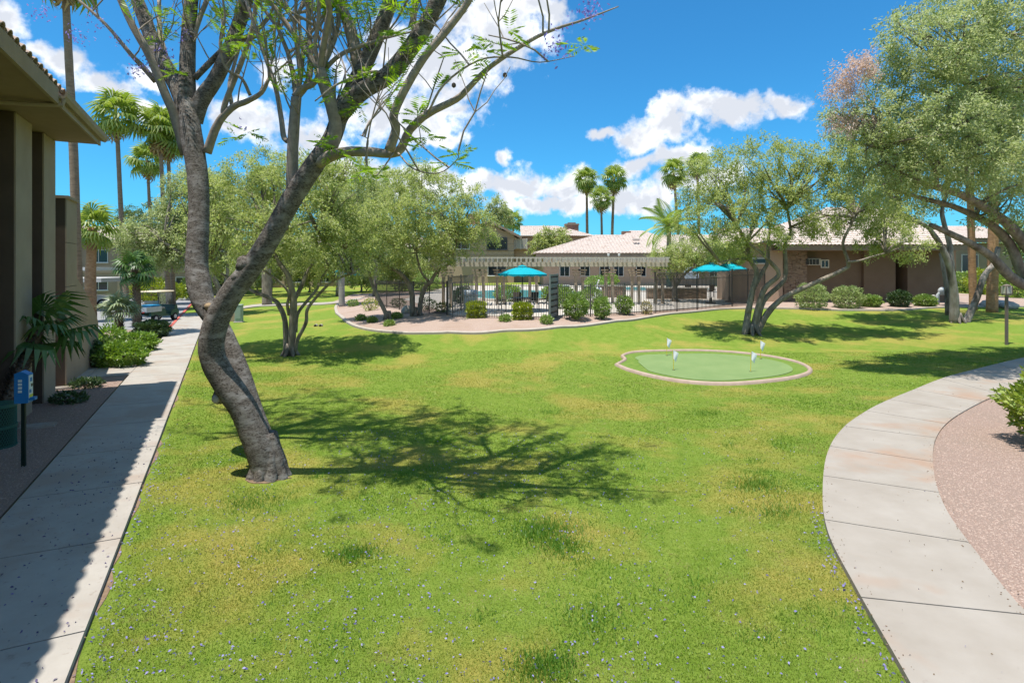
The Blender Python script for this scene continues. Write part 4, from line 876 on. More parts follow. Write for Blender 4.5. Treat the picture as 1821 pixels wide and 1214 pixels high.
tree('olive_tree', 'five-stemmed olive tree on the bank behind the putting green', 'tree', b,
     [([(1325, 596), (1330, 560), (1339, 513), (1346, 484), (1333, 461), (1328, 432), (1310, 400)], Y, Y + .4, .17, .06), ([(1330, 462), (1318, 460), (1300, 462), (1280, 466)], Y + .3, Y, .06, .03), ([(1330, 556), (1339, 515), (1354, 487), (1365, 466), (1366, 437), (1370, 400)], Y, Y + 1.2, .14, .06),
      ([(1338, 594), (1346, 555), (1360, 513), (1385, 488), (1368, 464), (1354, 450), (1339, 439), (1320, 420)], Y, Y - .6, .15, .05), ([(1344, 590), (1357, 537), (1388, 506), (1397, 487), (1396, 447), (1397, 429), (1406, 412), (1400, 370)], Y, Y + .8, .14, .05), ([(1346, 592), (1365, 557), (1393, 530), (1436, 509), (1497, 481), (1509, 469), (1499, 433), (1512, 403), (1520, 380)], Y, Y - .9, .16, .04), ([(1508, 466), (1530, 463), (1552, 456), (1575, 450)], Y - .7, Y - .9, .06, .03)],
     [(1255, 320, 45, 0), (1300, 300, 50, .8), (1355, 285, 45, -.4), (1400, 285, 40, .7), (1270, 375, 50, -.6), (1330, 350, 58, .8), (1390, 350, 52, -.8), (1445, 330, 48, .4), (1290, 425, 38, .5), (1350, 415, 42, -.7), (1240, 350, 30, 0), (1410, 405, 36, .6), (1470, 375, 42, -.4), (1500, 310, 42, 0), (1530, 400, 36, .3), (1580, 415, 36, -.4), (1620, 440, 28, 0), (1560, 445, 22, -.3), (1545, 360, 36, .4), (1480, 275, 36, .6), (1440, 290, 36, .3), (1520, 340, 40, 0), (1455, 400, 30, .3), (1580, 390, 34, .2), (1225, 400, 26, 0), (1330, 450, 20, .4)], Y, 900, 62, OL2, M_obark, (.07, .14), .028, 'olive trees round the lawn', .30, .5)
b = G(1702, 573); Y = b.y
tree('olive_tree', 'pale-trunked olive tree forked from the ground beside the lawn lantern', 'tree', b,
     [([(1697, 577), (1697, 540), (1695, 509), (1688, 473), (1673, 437), (1660, 417), (1645, 401), (1600, 385)], Y, Y - .5, .25, .07), ([(1692, 480), (1690, 455), (1688, 432), (1678, 394), (1676, 370), (1690, 320)], Y, Y + .6, .17, .08), ([(1716, 577), (1726, 555), (1737, 529), (1750, 491), (1768, 468), (1775, 440)], Y, Y + .7, .19, .12), ([(1686, 560), (1684, 520), (1678, 480), (1672, 450)], Y + .7, Y + 1.4, .15, .07)],
     [(1560, 300, 50, 0), (1620, 270, 55, 1), (1690, 250, 60, .5), (1770, 260, 55, 1.2), (1600, 350, 46, -.3), (1660, 330, 46, 1), (1810, 300, 50, .6), (1530, 245, 38, 0), (1560, 370, 36, .5), (1500, 230, 30, .3), (1740, 330, 40, 1.2), (1620, 395, 28, -.5)], Y, 560, 60, OL1, M_gbark, (.09, .17), .034, 'olive trees round the lawn', .36, .42)
b5 = Vector((22.6, 22.2, h1(22.6, 22.2))); Y = 22.2
tree('olive_tree', 'big olive reaching in from the right edge, with a tuft of dead foliage', 'tree', b5,
     [([(1928, 640), (1905, 580), (1880, 540), (1846, 512), (1820, 506), (1793, 488), (1762, 455), (1724, 432), (1691, 416), (1655, 400)], Y, Y - 2.6, .28, .08), ([(1905, 590), (1850, 535), (1819, 490), (1798, 437), (1768, 404), (1737, 386), (1691, 366), (1640, 353), (1585, 335)], Y, Y - 1.6, .23, .06), ([(1925, 620), (1890, 520), (1850, 470), (1821, 432), (1793, 399), (1762, 376), (1724, 353), (1691, 340), (1655, 330), (1605, 310), (1572, 285), (1560, 262)], Y, Y - 3.2, .25, .05),
      ([(1722, 352), (1719, 315), (1716, 270), (1712, 220), (1720, 150)], Y - 2.3, Y - 2.3, .06, .04), ([(1665, 332), (1664, 305), (1650, 285), (1640, 270)], Y - 2.6, Y - 2.6, .08, .04), ([(1850, 200), (1821, 85), (1790, 62), (1770, 52)], Y - .3, Y - .8, .12, .06), ([(1900, 520), (1880, 380), (1860, 250), (1840, 120)], Y, Y, .2, .1)],
     [(1625, 70, 45, -1.1), (1690, 40, 52, 0.88), (1760, 25, 50, -1.1), (1640, 25, 30, 0.0), (1690, 100, 45, -1.76), (1750, 85, 40, 1.76), (1815, 40, 50, 1.1), (1660, 170, 55, -0.88), (1725, 150, 52, 0.88), (1560, 205, 42, -1.32), (1600, 235, 48, 0.66), (1670, 225, 58, -1.98), (1745, 215, 58, -0.44), (1810, 150, 45, 1.76), (1815, 230, 55, -1.32), (1520, 205, 30, 0.0), (1530, 270, 36, -0.88), (1580, 285, 42, 0.88), (1650, 295, 48, -1.32), (1730, 285, 50, -2.2), (1800, 300, 50, -1.76), (1490, 205, 22, 0.0), (1560, 325, 34, -0.88), (1610, 335, 30, -0.44), (1800, 365, 40, 1.1), (1840, 320, 40, 0.0), (1545, 155, 26, 0.44), (1760, 380, 24, 1.1), (1860, 180, 70, 0.0), (1880, 80, 60, 0.0), (1600, 120, 34, 0.44), (1640, 120, 40, -0.44), (1790, 120, 50, -0.66), (1700, 190, 44, 1.1), (1620, 180, 40, 0.88), (1820, -10, 50, 0.0), (1730, -20, 45, 0.0), (1590, 45, 24, 0.0), (1650, 240, 44, 1.32), (1780, 260, 46, 0.66), (1700, 60, 50, -1.32), (1600, 270, 40, -1.1)], Y - 2.4, 1450, 62, OL1, M_obark, (.06, .125), .026, 'olive trees round the lawn', .28, .5,
     dead=[(1520, 128, 28), (1503, 160, 20), (1515, 205, 18), (1538, 112, 16), (1500, 220, 14)])
b = G(1196, 549) + Vector((1.6, 5, 0)); Y = b.y
tree('olive_tree', 'low wide olive shading the pool deck, its dark canopy below the clubhouse eave', 'tree', b, [([(1197, 545), (1200, 515), (1196, 492), (1205, 470)], Y, Y, .2, .1), ([(1198, 515), (1215, 490), (1240, 470)], Y, Y, .12, .07)],
     [(1180, 462, 26, 0), (1215, 455, 32, .5), (1250, 448, 34, -.5), (1285, 448, 28, .4), (1235, 470, 18, -.4), (1310, 440, 22, 0)], Y, 260, 60, OL2, M_obark, (.1, .18), .036, 'olive trees round the lawn', .34, .4)
b = Vector((-21.0, 41, 0)); Y = 41
tree('olive_tree', 'silvery olive half hidden behind the jacaranda, hanging over the far end of the left walkway', 'tree', b, [([(398, 560), (392, 520), (372, 485), (330, 455), (290, 430)], Y, Y - 2, .22, .08), ([(396, 530), (405, 480), (400, 430)], Y, Y, .16, .08)],
     [(320, 325, 26, 0), (345, 320, 30, 1), (400, 345, 36, 1), (225, 415, 18, -1), (255, 420, 38, -1), (300, 405, 36, 0), (300, 445, 34, -1), (350, 400, 40, 1), (270, 460, 24, -1), (390, 400, 36, 0), (240, 440, 22, -1), (330, 460, 24, 0), (320, 365, 30, 1)], Y, 640, 60, OL1, M_obark, (.11, .2), .042, 'olive trees round the lawn', .42, .5)
def bg_tree(u, vb, Y, cl, label, m, tr=.22, tw=170, per=48, sz=(.16, .30), lw=.07, group='trees beyond the pool and lawn', name='shade_tree', sp=.5):
    x = (u - CX) / F * Y; b = Vector((x, Y, h1(x, Y))); vb = HV + (CAMZ - b.z) / Y * F; vt = min(c[1] for c in cl)
    tree(name, label, 'tree', b, [([(u, vb + 2), (u + 3, (vb + vt) / 2 + 20), (u - 4, vt + 20)], Y, Y, tr, tr * .4)], cl, Y, tw, per, m, M_obark, sz, lw, group, sp, False)
bg_tree(480, 0, 62, [(455, 420, 40), (490, 400, 46), (530, 415, 40), (500, 445, 36), (460, 455, 28), (540, 450, 24)], 'dark dense tree behind the first olive, left of the gravel bed', OL3)
bg_tree(600, 0, 58, [(560, 345, 38), (600, 330, 44), (640, 345, 40), (590, 380, 44), (640, 390, 38), (560, 400, 34), (610, 430, 34)], 'tall dark evergreen showing above the olive crowns left of the pool', OL3)
bg_tree(666, 0, 55, [(655, 350, 36), (690, 340, 36), (665, 385, 40), (705, 380, 32), (670, 420, 34), (720, 330, 26)], 'leafy green tree filling the gap between the two olive crowns', OL2)
bg_tree(887, 0, 92, [(885, 365, 15), (878, 382, 15), (893, 380, 14), (880, 400, 15), (894, 396, 12)], 'slim pale tree rising over the rose apartment gable', OL1, .14, 120, 34, (.2, .4), .10)
bg_tree(968, 0, 79, [(962, 430, 14), (968, 415, 12), (975, 436, 12), (958, 445, 12), (972, 450, 12)], 'young tree in front of the rose apartment wall, nearest its bay window', OL2, .1, 110, 30, (.2, .35), .09)
bg_tree(996, 0, 79, [(992, 425, 14), (1000, 438, 14), (988, 442, 14), (1000, 415, 10), (1006, 448, 11)], 'young tree in front of the rose apartment wall, under its brick chimney', OL2, .1, 110, 30, (.2, .35), .09)
bg_tree(1790, 0, 62, [(1780, 440, 26), (1815, 425, 34), (1800, 470, 24), (1835, 470, 34), (1760, 470, 18)], 'bright green tree far behind the right-hand palm trunks', OL2)
bg_tree(1860, 0, 50, [(1850, 440, 40), (1840, 490, 34), (1880, 400, 60)], 'leafy tree at the right edge behind the lantern', OL3)
bg_tree(330, 0, 74, [(240, 395, 26), (270, 380, 30), (310, 388, 30), (225, 385, 18), (345, 400, 30)], 'dark feathery tree above the tan apartments left of the jacaranda', OL3)
bg_tree(420, 0, 72, [(395, 380, 36), (430, 365, 34), (440, 410, 34), (400, 430, 34), (380, 330, 20)], 'tree directly behind the jacaranda fork, far across the street', OL2)
bg_tree(730, 0, 70, [(715, 430, 24), (745, 420, 26), (770, 400, 24), (735, 455, 22), (700, 460, 20)], 'dark tree behind the double-trunked olive', OL3)

for u_, Y_, lab_ in ((455, 66, 'low bushy tree on the far lawn left of the first olive stems'), (548, 68, 'low bushy tree on the far lawn seen between the olive stems'), (640, 64, 'low bushy tree beside the grey palm trunk'), (712, 62, 'low bushy tree behind the boulder and the dark fence'), (395, 70, 'low bushy tree past the end of the walkway')):
    bg_tree(u_, 0, Y_, [(u_ - 24, 478, 22), (u_ + 4, 466, 26), (u_ + 28, 482, 20), (u_ - 6, 492, 18), (u_ + 14, 496, 16)], lab_, OL2 if u_ in (548, 712) else OL1, .16, 150, 44)

# ------------------------------------------------------------------ palms
PALM = leafmat('palm_leaf', [(.19, .27, .04), (.27, .35, .06), (.34, .39, .09), (.21, .30, .045)], .50, .08)
PALMB = leafmat('blue_palm_leaf', [(.20, .26, .10), (.27, .32, .15), (.32, .36, .20)], .25, .10)
PALMD = leafmat('deep_palm_leaf', [(.05, .11, .02), (.07, .15, .025), (.09, .17, .03)], .22, .10)
THATCH = leafmat('dry_frond', [(.30, .19, .08), (.38, .26, .12), (.42, .31, .17)], .2, .0)
M_ptrunk = mat('palm_trunk', (.20, .135, .09), (.33, .235, .165), scale=3, rough=.95, bump=.9, bscale=9, stretch=(1, 1, 4))
M_ptrunko = mat('orange_palm_trunk', (.26, .135, .06), (.44, .27, .15), scale=5, rough=.95, bump=1.0, bscale=8, stretch=(1, 1, 2), c3=(.20, .13, .085), s3=.9)
M_boot = mat('palm_boots', (.05, .036, .026), (.22, .16, .11), scale=12, rough=.95, bump=1.0, bscale=20)
FR = {}
def frond_mesh(key, m, nb=15, fold=.35, feather=False):
    if key in FR: return FR[key]
    mb = MB()
    if not feather:                                      # fan leaf: petiole plus split blades that droop at the tips
        mb.add([(-.02, 0, 0), (.02, 0, 0), (.012, .5, .06), (-.012, .5, .06)], [(0, 1, 2, 3)])
        for i in range(nb):
            a = (i / (nb - 1) - .5) * R(235); ca, sa = math.sin(a), math.cos(a); l = .56 * (1 - .22 * abs(a) / R(117)); w = .043; px, py = sa, -ca
            z1 = .06 + .05 * math.cos(a) - fold * .10 * abs(ca); z2 = z1 - .20 - .16 * random.random()
            m1 = (ca * l * .62, .5 + sa * l * .62, z1); e = (ca * l, .5 + sa * l, z2)
            mb.add([(0, .5, .06), (m1[0] + px * w, m1[1] + py * w, m1[2]), m1, (m1[0] - px * w, m1[1] - py * w, m1[2] - .012), e], [(0, 1, 2), (0, 2, 3), (1, 4, 2), (2, 4, 3)])
    else:                                                # feather leaf
        n = 22
        for i in range(n):
            t = i / n; y = t * 1.05; z = .30 * t - .62 * t * t; l = .30 * math.sin(math.pi * (t * .82 + .16))
            for sg in (-1, 1): mb.add([(0, y, z), (sg * l * .5, y + .07, z - .02), (sg * l, y + .13, z - .16), (sg * l * .5, y + .03, z - .03)], [(0, 1, 2, 3)])
            mb.add([(-.012, y, z), (.012, y, z), (.012, y + .05, z + .30 / n - .02), (-.012, y + .05, z + .30 / n - .02)], [(0, 1, 2, 3)])
    me = bpy.data.meshes.new('frond'); me.from_pydata(mb.v, [], mb.f); me.materials.append(m); me.update(); FR[key] = me; return me
def palm(label, base, top, r0, r1, fl, n=30, m=PALM, key='fan', bark=None, feather=False, skirt=0, boots=False, group='fan palms', name='fan_palm', lo=-55, hi=80, seed=1, cat='palm tree', nb=15):
    t = thing(name, label, cat, base, 0, group); base = Vector(base); top = Vector(top); rd = random.Random(seed); mb = MB(); k = 10
    mid = base.lerp(top, .5) + Vector((rd.uniform(-.1, .1), 0, 0))
    P = tube_smooth(mb, [base - Vector((0, 0, .1)), base.lerp(mid, .5), mid, mid.lerp(top, .5), top], lin(r0, r1, 5), 12, 8, .03)
    mb.build('trunk', bark or M_ptrunk, t, world=True, smooth=True)
    if boots:
        bo = MB(); Ln = (top - base).length; q = int(Ln / .085)
        for i in range(q):
            p = base.lerp(top, (i + .3) / q); rr = r0 + (r1 - r0) * i / q
            for j in range(7):
                a = j * .9 + i * .45 + rd.uniform(-.1, .1); d = Vector((math.cos(a), math.sin(a), 0)); s_ = Vector((-d.y, d.x, 0)); c0 = p + d * rr * .8
                bo.add([c0 - s_ * .05, c0 + s_ * .05, c0 + d * .10 + Vector((0, 0, .10)) + s_ * .02, c0 + d * .10 + Vector((0, 0, .10)) - s_ * .02], [(0, 1, 2, 3)])
        tag(bo.build('leaf_boots', M_boot, t, world=True), kind='stuff')
    me = frond_mesh(key, m, nb, feather=feather); q = top - base
    for i in range(n):
        a = i * 2.39996 + rd.uniform(-.2, .2); f = i / max(1, n - 1); pit = R(hi + (lo - hi) * f ** .85 + rd.uniform(-8, 8)); sc = fl * rd.uniform(.9, 1.3)
        share('frond', me, t, q + Vector((0, 0, -.25 * f * fl * .5)), (pit, rd.uniform(-.25, .25), a), (sc, sc, sc))
    if skirt:
        ms = frond_mesh('dry', THATCH, 9)
        for i in range(skirt): a = i * 2.4 + rd.uniform(-.3, .3); sc = fl * rd.uniform(.55, .85); share('dry_frond', ms, t, q + Vector((0, 0, -.35 * fl - rd.uniform(0, .5) * fl * .5)), (R(rd.uniform(-86, -62)), rd.uniform(-.3, .3), a), (sc, sc, sc))
    return t
def tall(u, vt, Y, ub, fl, label, r=.22, **kw):
    x = (ub - CX) / F * Y; return palm(label, (x, Y, h1(x, Y)), W(u, vt, Y), r * 1.15, r * .8, fl, **kw)
tall(114, -60, 27, 141, 1.7, 'tallest fan palm, its trunk rising behind the left eave', .19, skirt=10, seed=2)
tall(207, 205, 44, 226, 1.9, 'tall green fan palm between the left eave and the jacaranda', .175, skirt=6, seed=3, n=34)
tall(284, 225, 46, 301, 1.9, 'fan palm with a brown skirt of dead fronds just left of the jacaranda trunk', .175, skirt=22, seed=4, n=30)
tall(298, 245, 47, 309, 1.7, 'fan palm standing close against the brown-skirted palm, mostly behind the jacaranda', .165, skirt=8, seed=5)
tall(262, 285, 52, 272, 1.65, 'shorter fan palm with a slim trunk below the brown-skirted palm', .15, skirt=6, seed=6, n=32)
tall(1043, 318, 95, 1046, 2.2, 'left palm of the three palms above the clubhouse roof', .24, skirt=10, seed=7, n=34, group='three palms above the clubhouse', lo=-65)
tall(1092, 318, 95, 1087, 2.3, 'right palm of the three palms above the clubhouse roof', .24, skirt=8, seed=8, n=34, group='three palms above the clubhouse', lo=-65)
tall(1069, 352, 92, 1072, 2.0, 'lowest and middle palm of the three above the clubhouse roof', .2, skirt=6, seed=9, n=30, group='three palms above the clubhouse', lo=-65)
tall(1198, 305, 78, 1212, 2.0, 'tall thin fan palm left of the putting green olive, behind the feathery queen palm', .2, skirt=8, seed=10, n=30, lo=-65)
tall(1240, 294, 80, 1246, 1.9, 'fan palm whose head just clears the olive crown behind the putting green', .2, skirt=4, seed=11, n=28)
tall(912, 392, 105, 914, 2.1, 'small palm head peeping over the roof of the rose apartments', .2, seed=12, n=22)
tall(897, 388, 106, 898, 2.0, 'palm top half hidden by the slim tree above the rose gable', .2, seed=22, n=20)
tall(1190, 398, 60, 1190, 2.6, 'feathery queen palm in front of the clubhouse roof', .26, key='queen', feather=True, n=20, seed=13, name='queen_palm', lo=-35, hi=70, group='palms by the pool')
tall(165, 405, 36, 161, 1.5, 'bright low fan palm with an orange trunk beside the corner of the left building', .31, bark=M_ptrunko, seed=14, n=30)
tall(240, 478, 33, 243, 1.1, 'mid-height fan palm with a shaggy dark trunk behind the hedges left of the walkway', .20, m=PALMD, key='fand', boots=True, bark=M_boot, seed=15, n=24)
tall(212, 552, 28.5, 213, .88, 'small pale blue-green fan palm with a stubby booted trunk among the hedges', .19, m=PALMB, key='fanb', boots=True, bark=M_boot, seed=16, n=26, lo=-15)
nb_ = LS(-3.75, 14.4, 0); palm('dark young fan palm leaning over the shaded gravel beside the left pilasters', (nb_.x - .2, nb_.y - .3, -.02), W(66, 588, 13.6), .14, .11, 1.1, 14, PALMD, 'fand', M_boot, boots=True, seed=17, lo=-20, hi=60)
x = (1731 - CX) / F * 35; palm('slimmer orange-brown palm trunk behind the forked olive, left one of a pair', (x, 35, h1(x, 35)), W(1725, 200, 35), .21, .17, 2.0, 18, PALM, 'fan', M_ptrunko, seed=18, group='palms on the right')
x = (1764 - CX) / F * 34; palm('thicker orange-brown palm trunk with a swollen foot, right one of a pair', (x, 34, h1(x, 34)), W(1768, 190, 34), .30, .19, 2.0, 18, PALM, 'fan', M_ptrunko, seed=19, group='palms on the right')
p_ = G(608, 545.5); palm('smooth grey palm trunk rising from the left tip of the gravel bed', p_, W(602, 360, p_.y), .24, .2, 1.6, 22, PALM, 'fan', mat('grey_palm_trunk', (.26, .235, .21), (.38, .35, .32), scale=2, rough=.95, bump=.5, bscale=12, stretch=(1, 1, 4)), seed=20)
p_ = G(475, 543); palm('brown palm trunk on the grass beyond the crossing path', p_, W(472, 330, p_.y), .42, .3, 1.8, 20, PALM, 'fan', M_obark, seed=21)

# ------------------------------------------------------------------ shrubs
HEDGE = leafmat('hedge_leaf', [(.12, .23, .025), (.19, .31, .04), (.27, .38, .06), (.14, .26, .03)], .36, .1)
LIME = leafmat('lime_leaf', [(.20, .27, .02), (.30, .36, .03), (.38, .42, .05)], .3, .08)
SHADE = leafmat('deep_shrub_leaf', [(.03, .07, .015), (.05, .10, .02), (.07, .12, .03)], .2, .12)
OLEA = leafmat('oleander_leaf', [(.16, .26, .04), (.23, .34, .065), (.29, .38, .10), (.14, .23, .04)], .34, .08)
PALE = leafmat('sage_leaf', [(.25, .33, .10), (.33, .40, .15), (.40, .45, .21)], .35, .06)
M_stem = mat('stem', (.10, .07, .05), (.17, .13, .10), scale=20, rough=.9)
def shrub(label, base, r, hgt, m, n=2200, lsz=(.05, .1), lw=.45, square=0.0, group=None, name='shrub', lift=.0, cat='shrub', seed=0):
    n = int(n * 1.5); lsz = (lsz[0] * 1.2, lsz[1] * 1.25)
    t = thing(name, label, cat, base, 0, group); g = np.random.default_rng(seed + 99); rr = np.broadcast_to(np.array(r if isinstance(r, tuple) else (r, r), float), (2,))
    d = unit(g.normal(size=(n, 3)))
    if square: d = d / np.maximum(1e-6, np.max(np.abs(d), axis=1, keepdims=True)) * square + d * (1 - square)
    lump = 1 + .14 * np.sin(d[:, :1] * 7 + seed) * np.cos(d[:, 1:2] * 6 + 2 * seed) + .10 * np.sin(d[:, 2:] * 9 + seed)
    q = d * (.70 + .30 * g.random((n, 1)) ** .5) * lump * np.array([rr[0], rr[1], hgt / 2]) + np.array([base[0], base[1], base[2] + hgt / 2 + lift]) + g.normal(size=(n, 3)) * .02
    q[:, 2] = np.maximum(q[:, 2], base[2] + .03)
    ln = g.uniform(lsz[0], lsz[1], n); tag(quads_mesh('foliage', leaves(q, d * 1.0 + (0, 0, .5) + g.normal(size=(n, 3)) * .8, ln, ln * lw), m, t), kind='stuff')
    mb = MB(); rd = random.Random(seed)
    for i in range(7):
        a = i * .9; e = Vector(base) + Vector((math.cos(a) * rr[0] * .6, math.sin(a) * rr[1] * .6, hgt * .6)); mb.tube([Vector(base) + Vector((0, 0, -.03)), Vector(base).lerp(e, .5) + Vector((0, 0, .1 * hgt)), e], [.022, .016, .006], 5)
    mb.build('stem', M_stem, t, world=True); return t
hg = 'hedge shrubs beside the left walkway'
p = G(215, 652); shrub('bright green shrub nearest the shaded walkway branch', p, (.85, .7), .85, HEDGE, 3200, (.06, .12), .5, 0, hg, seed=1)
p = G(243, 626); shrub('bright green shrub behind the nearest bright one', p, (.75, .6), .8, HEDGE, 2600, (.06, .12), .5, 0, hg, seed=2)
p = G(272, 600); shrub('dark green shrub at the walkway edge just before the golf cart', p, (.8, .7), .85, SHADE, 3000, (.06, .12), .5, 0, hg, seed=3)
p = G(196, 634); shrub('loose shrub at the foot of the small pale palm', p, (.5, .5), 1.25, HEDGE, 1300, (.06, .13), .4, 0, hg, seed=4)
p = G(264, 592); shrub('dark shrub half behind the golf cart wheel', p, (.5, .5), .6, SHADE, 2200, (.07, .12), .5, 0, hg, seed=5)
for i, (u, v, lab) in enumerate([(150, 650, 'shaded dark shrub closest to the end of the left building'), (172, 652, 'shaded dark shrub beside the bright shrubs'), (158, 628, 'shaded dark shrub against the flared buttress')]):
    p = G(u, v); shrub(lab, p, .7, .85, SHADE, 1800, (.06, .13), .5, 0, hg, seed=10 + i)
for i, (u, v, w, lab) in enumerate([(154, 690, .42, 'low dark ground plant in the left gravel, the farther of two'), (122, 718, .40, 'low dark ground plant in the left gravel, the nearer of two')]):
    p = G(u, v); shrub(lab, p, (w, w * .7), .26, SHADE, 420, (.06, .12), .35, 0, 'ground plants in the left gravel', 'ground_plant', cat='plant', seed=20 + i)
p = W(282, 0, 52); shrub('yellow-green clipped bush on the grass island beyond the golf cart', Vector((p.x, 52, .1)), (2.4, 1.4), 2.2, LIME, 3000, (.10, .2), .6, seed=30)
p = W(345, 0, 60); shrub('dark round bush beyond the red kerb', Vector((p.x, 60, .1)), 1.6, 2.2, OL3, 1500, (.12, .24), .6, seed=31)
gbx = 'clipped box shrubs at the pool fence'
p = G(847, 566); shrub('square clipped lime-green shrub by the barbecue', p + Vector((0, .2, 0)), (.46, .42), .86, LIME, 2600, (.05, .09), .6, .75, gbx, seed=40)
p = G(929, 569); shrub('square clipped lime-green shrub in front of the patio table', p + Vector((0, .2, 0)), (.46, .42), .86, LIME, 2600, (.05, .09), .6, .75, gbx, seed=41)
go = 'oleander shrubs right of the pool gate'
for i, (u, v, r, h, lab) in enumerate([(1024, 569, .58, 1.2, 'biggest oleander, right beside the open pool gate'), (1070, 568, .40, 1.0, 'loose leggy oleander between the biggest and the small round one'), (1110, 560, .42, .95, 'small round oleander right of the leggy one')]):
    shrub(lab, G(u, v), r, h, OLEA, 2200 if i == 0 else 1200, (.07, .14), .35, 0, go, lift=.1, seed=50 + i)
for i, (u, v, lab) in enumerate([(1003, 556, 'taller oleander inside the fence behind the biggest one'), (1052, 556, 'taller oleander inside the fence behind the leggy one')]): p = G(u, v - 6) ; shrub(lab, p, .62, 1.35, OLEA, 1600, (.07, .14), .35, 0, 'oleanders inside the fence', seed=60 + i)
p = G(1149, 559); shrub('sparse yellowing shrub at the kerb where the fence begins to rise', p, .3, .7, leafmat('straw_leaf', [(.3, .24, .08), (.36, .30, .12), (.25, .26, .08)], .2, 0), 420, (.05, .1), .35, seed=63)
gs = 'rounded sage shrubs along the shaded wing wall'
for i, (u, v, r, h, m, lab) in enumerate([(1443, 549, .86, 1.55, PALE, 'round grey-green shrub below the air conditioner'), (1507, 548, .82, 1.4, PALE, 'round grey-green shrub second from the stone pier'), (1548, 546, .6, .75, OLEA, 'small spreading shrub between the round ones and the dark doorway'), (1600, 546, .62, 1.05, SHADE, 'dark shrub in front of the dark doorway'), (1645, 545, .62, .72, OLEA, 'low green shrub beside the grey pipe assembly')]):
    shrub(lab, G(u, v), r, h, m, 2600, (.06, .12), .5, .15, gs, seed=70 + i)
for i, (u, v, r, h, m, lab) in enumerate([(658, 553, .55, .85, LIME, 'strappy yellow-green plant at the foot of the leaning single-trunk olive'), (642, 570, .26, .28, OLEA, 'small tuft in the gravel bed nearest its curved left kerb'), (662, 574, .24, .26, OLEA, 'small tuft in the middle of the gravel bed'), (705, 567, .3, .3, OLEA, 'small tuft just right of the leaning trunk foot'), (692, 580, .22, .24, OLEA, 'small tuft low in the bed close to the lawn kerb'), (788, 556, .42, .6, LIME, 'lime plant right of the double-trunked olive'), (760, 552, .5, .75, SHADE, 'dark shrub behind the double-trunked olive'), (898, 572, .26, .3, OLEA, 'tiny plant in the gravel in front of the parasol'), (972, 576, .26, .36, OLEA, 'tiny plant in the gravel at the foot of the open gate'), (628, 545, .4, .5, HEDGE, 'green plant beside the smooth grey palm trunk'), (708, 546, .5, .6, SHADE, 'dark shrub at the iron fence behind the boulder')]):
    shrub(lab, G(u, v), r, h, m, 420, (.06, .14), .3, 0, 'small plants in the gravel bed', 'plant', cat='plant', seed=80 + i)
p = Vector((10.95, 10.6, .03)); shrub('large glossy green shrub on the pink gravel at the right edge', p, (1.25, 1.25), 1.5, leafmat('glossy_leaf', [(.15, .24, .02), (.23, .32, .03), (.32, .39, .05), (.38, .42, .08)], .32, .14), 7500, (.06, .12), .5, 0, seed=95)
for i, (x, y, r, h, lab) in enumerate([(-.3, 40, .9, 1.2, 'rounded shrub inside the fence behind the parasol table'), (3.0, 39.5, .8, 1.2, 'rounded shrub inside the fence behind the open gate'), (-3.4, 39.4, .8, 1.1, 'dark shrub between the barbecue and the pool'), (8.5, 57, 1.2, 1.4, 'tall shrub on the far side of the stone planter'), (-9, 60, 1.3, 2.2, 'green shrub against the rose apartment wall at left'), (11.5, 66, 1.0, 1.5, 'shrub under the clubhouse windows')]):
    shrub(lab, (x, y, h1(x, y)), r, h, (HEDGE, HEDGE, SHADE, OLEA, OLEA, HEDGE)[i], 1300, (.09, .17), .5, 0, 'shrubs round the pool', seed=110 + i)

for u_, Y_, r_, h_, m_, lab_ in ((1748, 52, 1.3, 2.4, LIME, 'bright lime bush behind the orange palm trunks'), (1806, 47, 1.4, 2.2, HEDGE, 'green bush behind the lantern at the right edge'), (1716, 55, 1.1, 2.0, OLEA, 'tall bush at the corner of the low tan house')):
    q_ = W(u_, 0, Y_); shrub(lab_, (q_.x, Y_, h1(q_.x, Y_)), r_, h_, m_, 1600, (.10, .2), .55, 0, seed=u_)

# ------------------------------------------------------------------ golf cart
def shape(mb, prof, w, y_is=True): return mb.prism(prof, (Vector((0, 0, 0)), Vector((0, 1, 0)), Vector((0, 0, 1)), Vector((1, 0, 0))), -w / 2, w)
M_green = mat('cart_green', (.01, .055, .04), (.015, .07, .05), rough=.35, spec=.5)
M_silver = mat('cart_bed', (.42, .43, .43), (.52, .52, .52), scale=4, rough=.45, metal=.3)
M_cream = mat('cart_roof', (.60, .50, .36), (.66, .56, .42), rough=.6)
clear_glass = bpy.data.materials.new('clear_glass'); clear_glass.use_nodes = True; q_ = clear_glass.node_tree; q_.nodes.clear()
a_, b_, c_, d_ = [q_.nodes.new(k) for k in ('ShaderNodeBsdfTransparent', 'ShaderNodeBsdfGlossy', 'ShaderNodeMixShader', 'ShaderNodeOutputMaterial')]
a_.inputs[0].default_value = (.86, .9, .9, 1); b_.inputs['Roughness'].default_value = .05; c_.inputs[0].default_value = .1
for x_, y_ in ((a_.outputs[0], c_.inputs[1]), (b_.outputs[0], c_.inputs[2]), (c_.outputs[0], d_.inputs[0])): q_.links.new(x_, y_)
M_rub = mat('rubber', (.02, .02, .02), rough=.9)
M_wh = mat('white_plastic', (.62, .63, .64), rough=.5)
cpos = LS(-4.05, 42.6, 0); gcart = thing('golf_cart', 'dark green golf cart with a cream roof and loaded silver bed by the red kerb', 'golf cart', cpos, WANG - R(32))
def loc_(name, mb, m, par=gcart, smooth=False): return mb.build(name, m, par, smooth=smooth)
b = MB(); shape(b, [(-.2, .32), (.9, .32), (1.28, .34), (1.42, .55), (1.36, .92), (1.18, 1.0), (1.0, .62), (.55, .42), (.3, .42), (.26, .78), (-.2, .8)], 1.12); loc_('body', b, M_green)
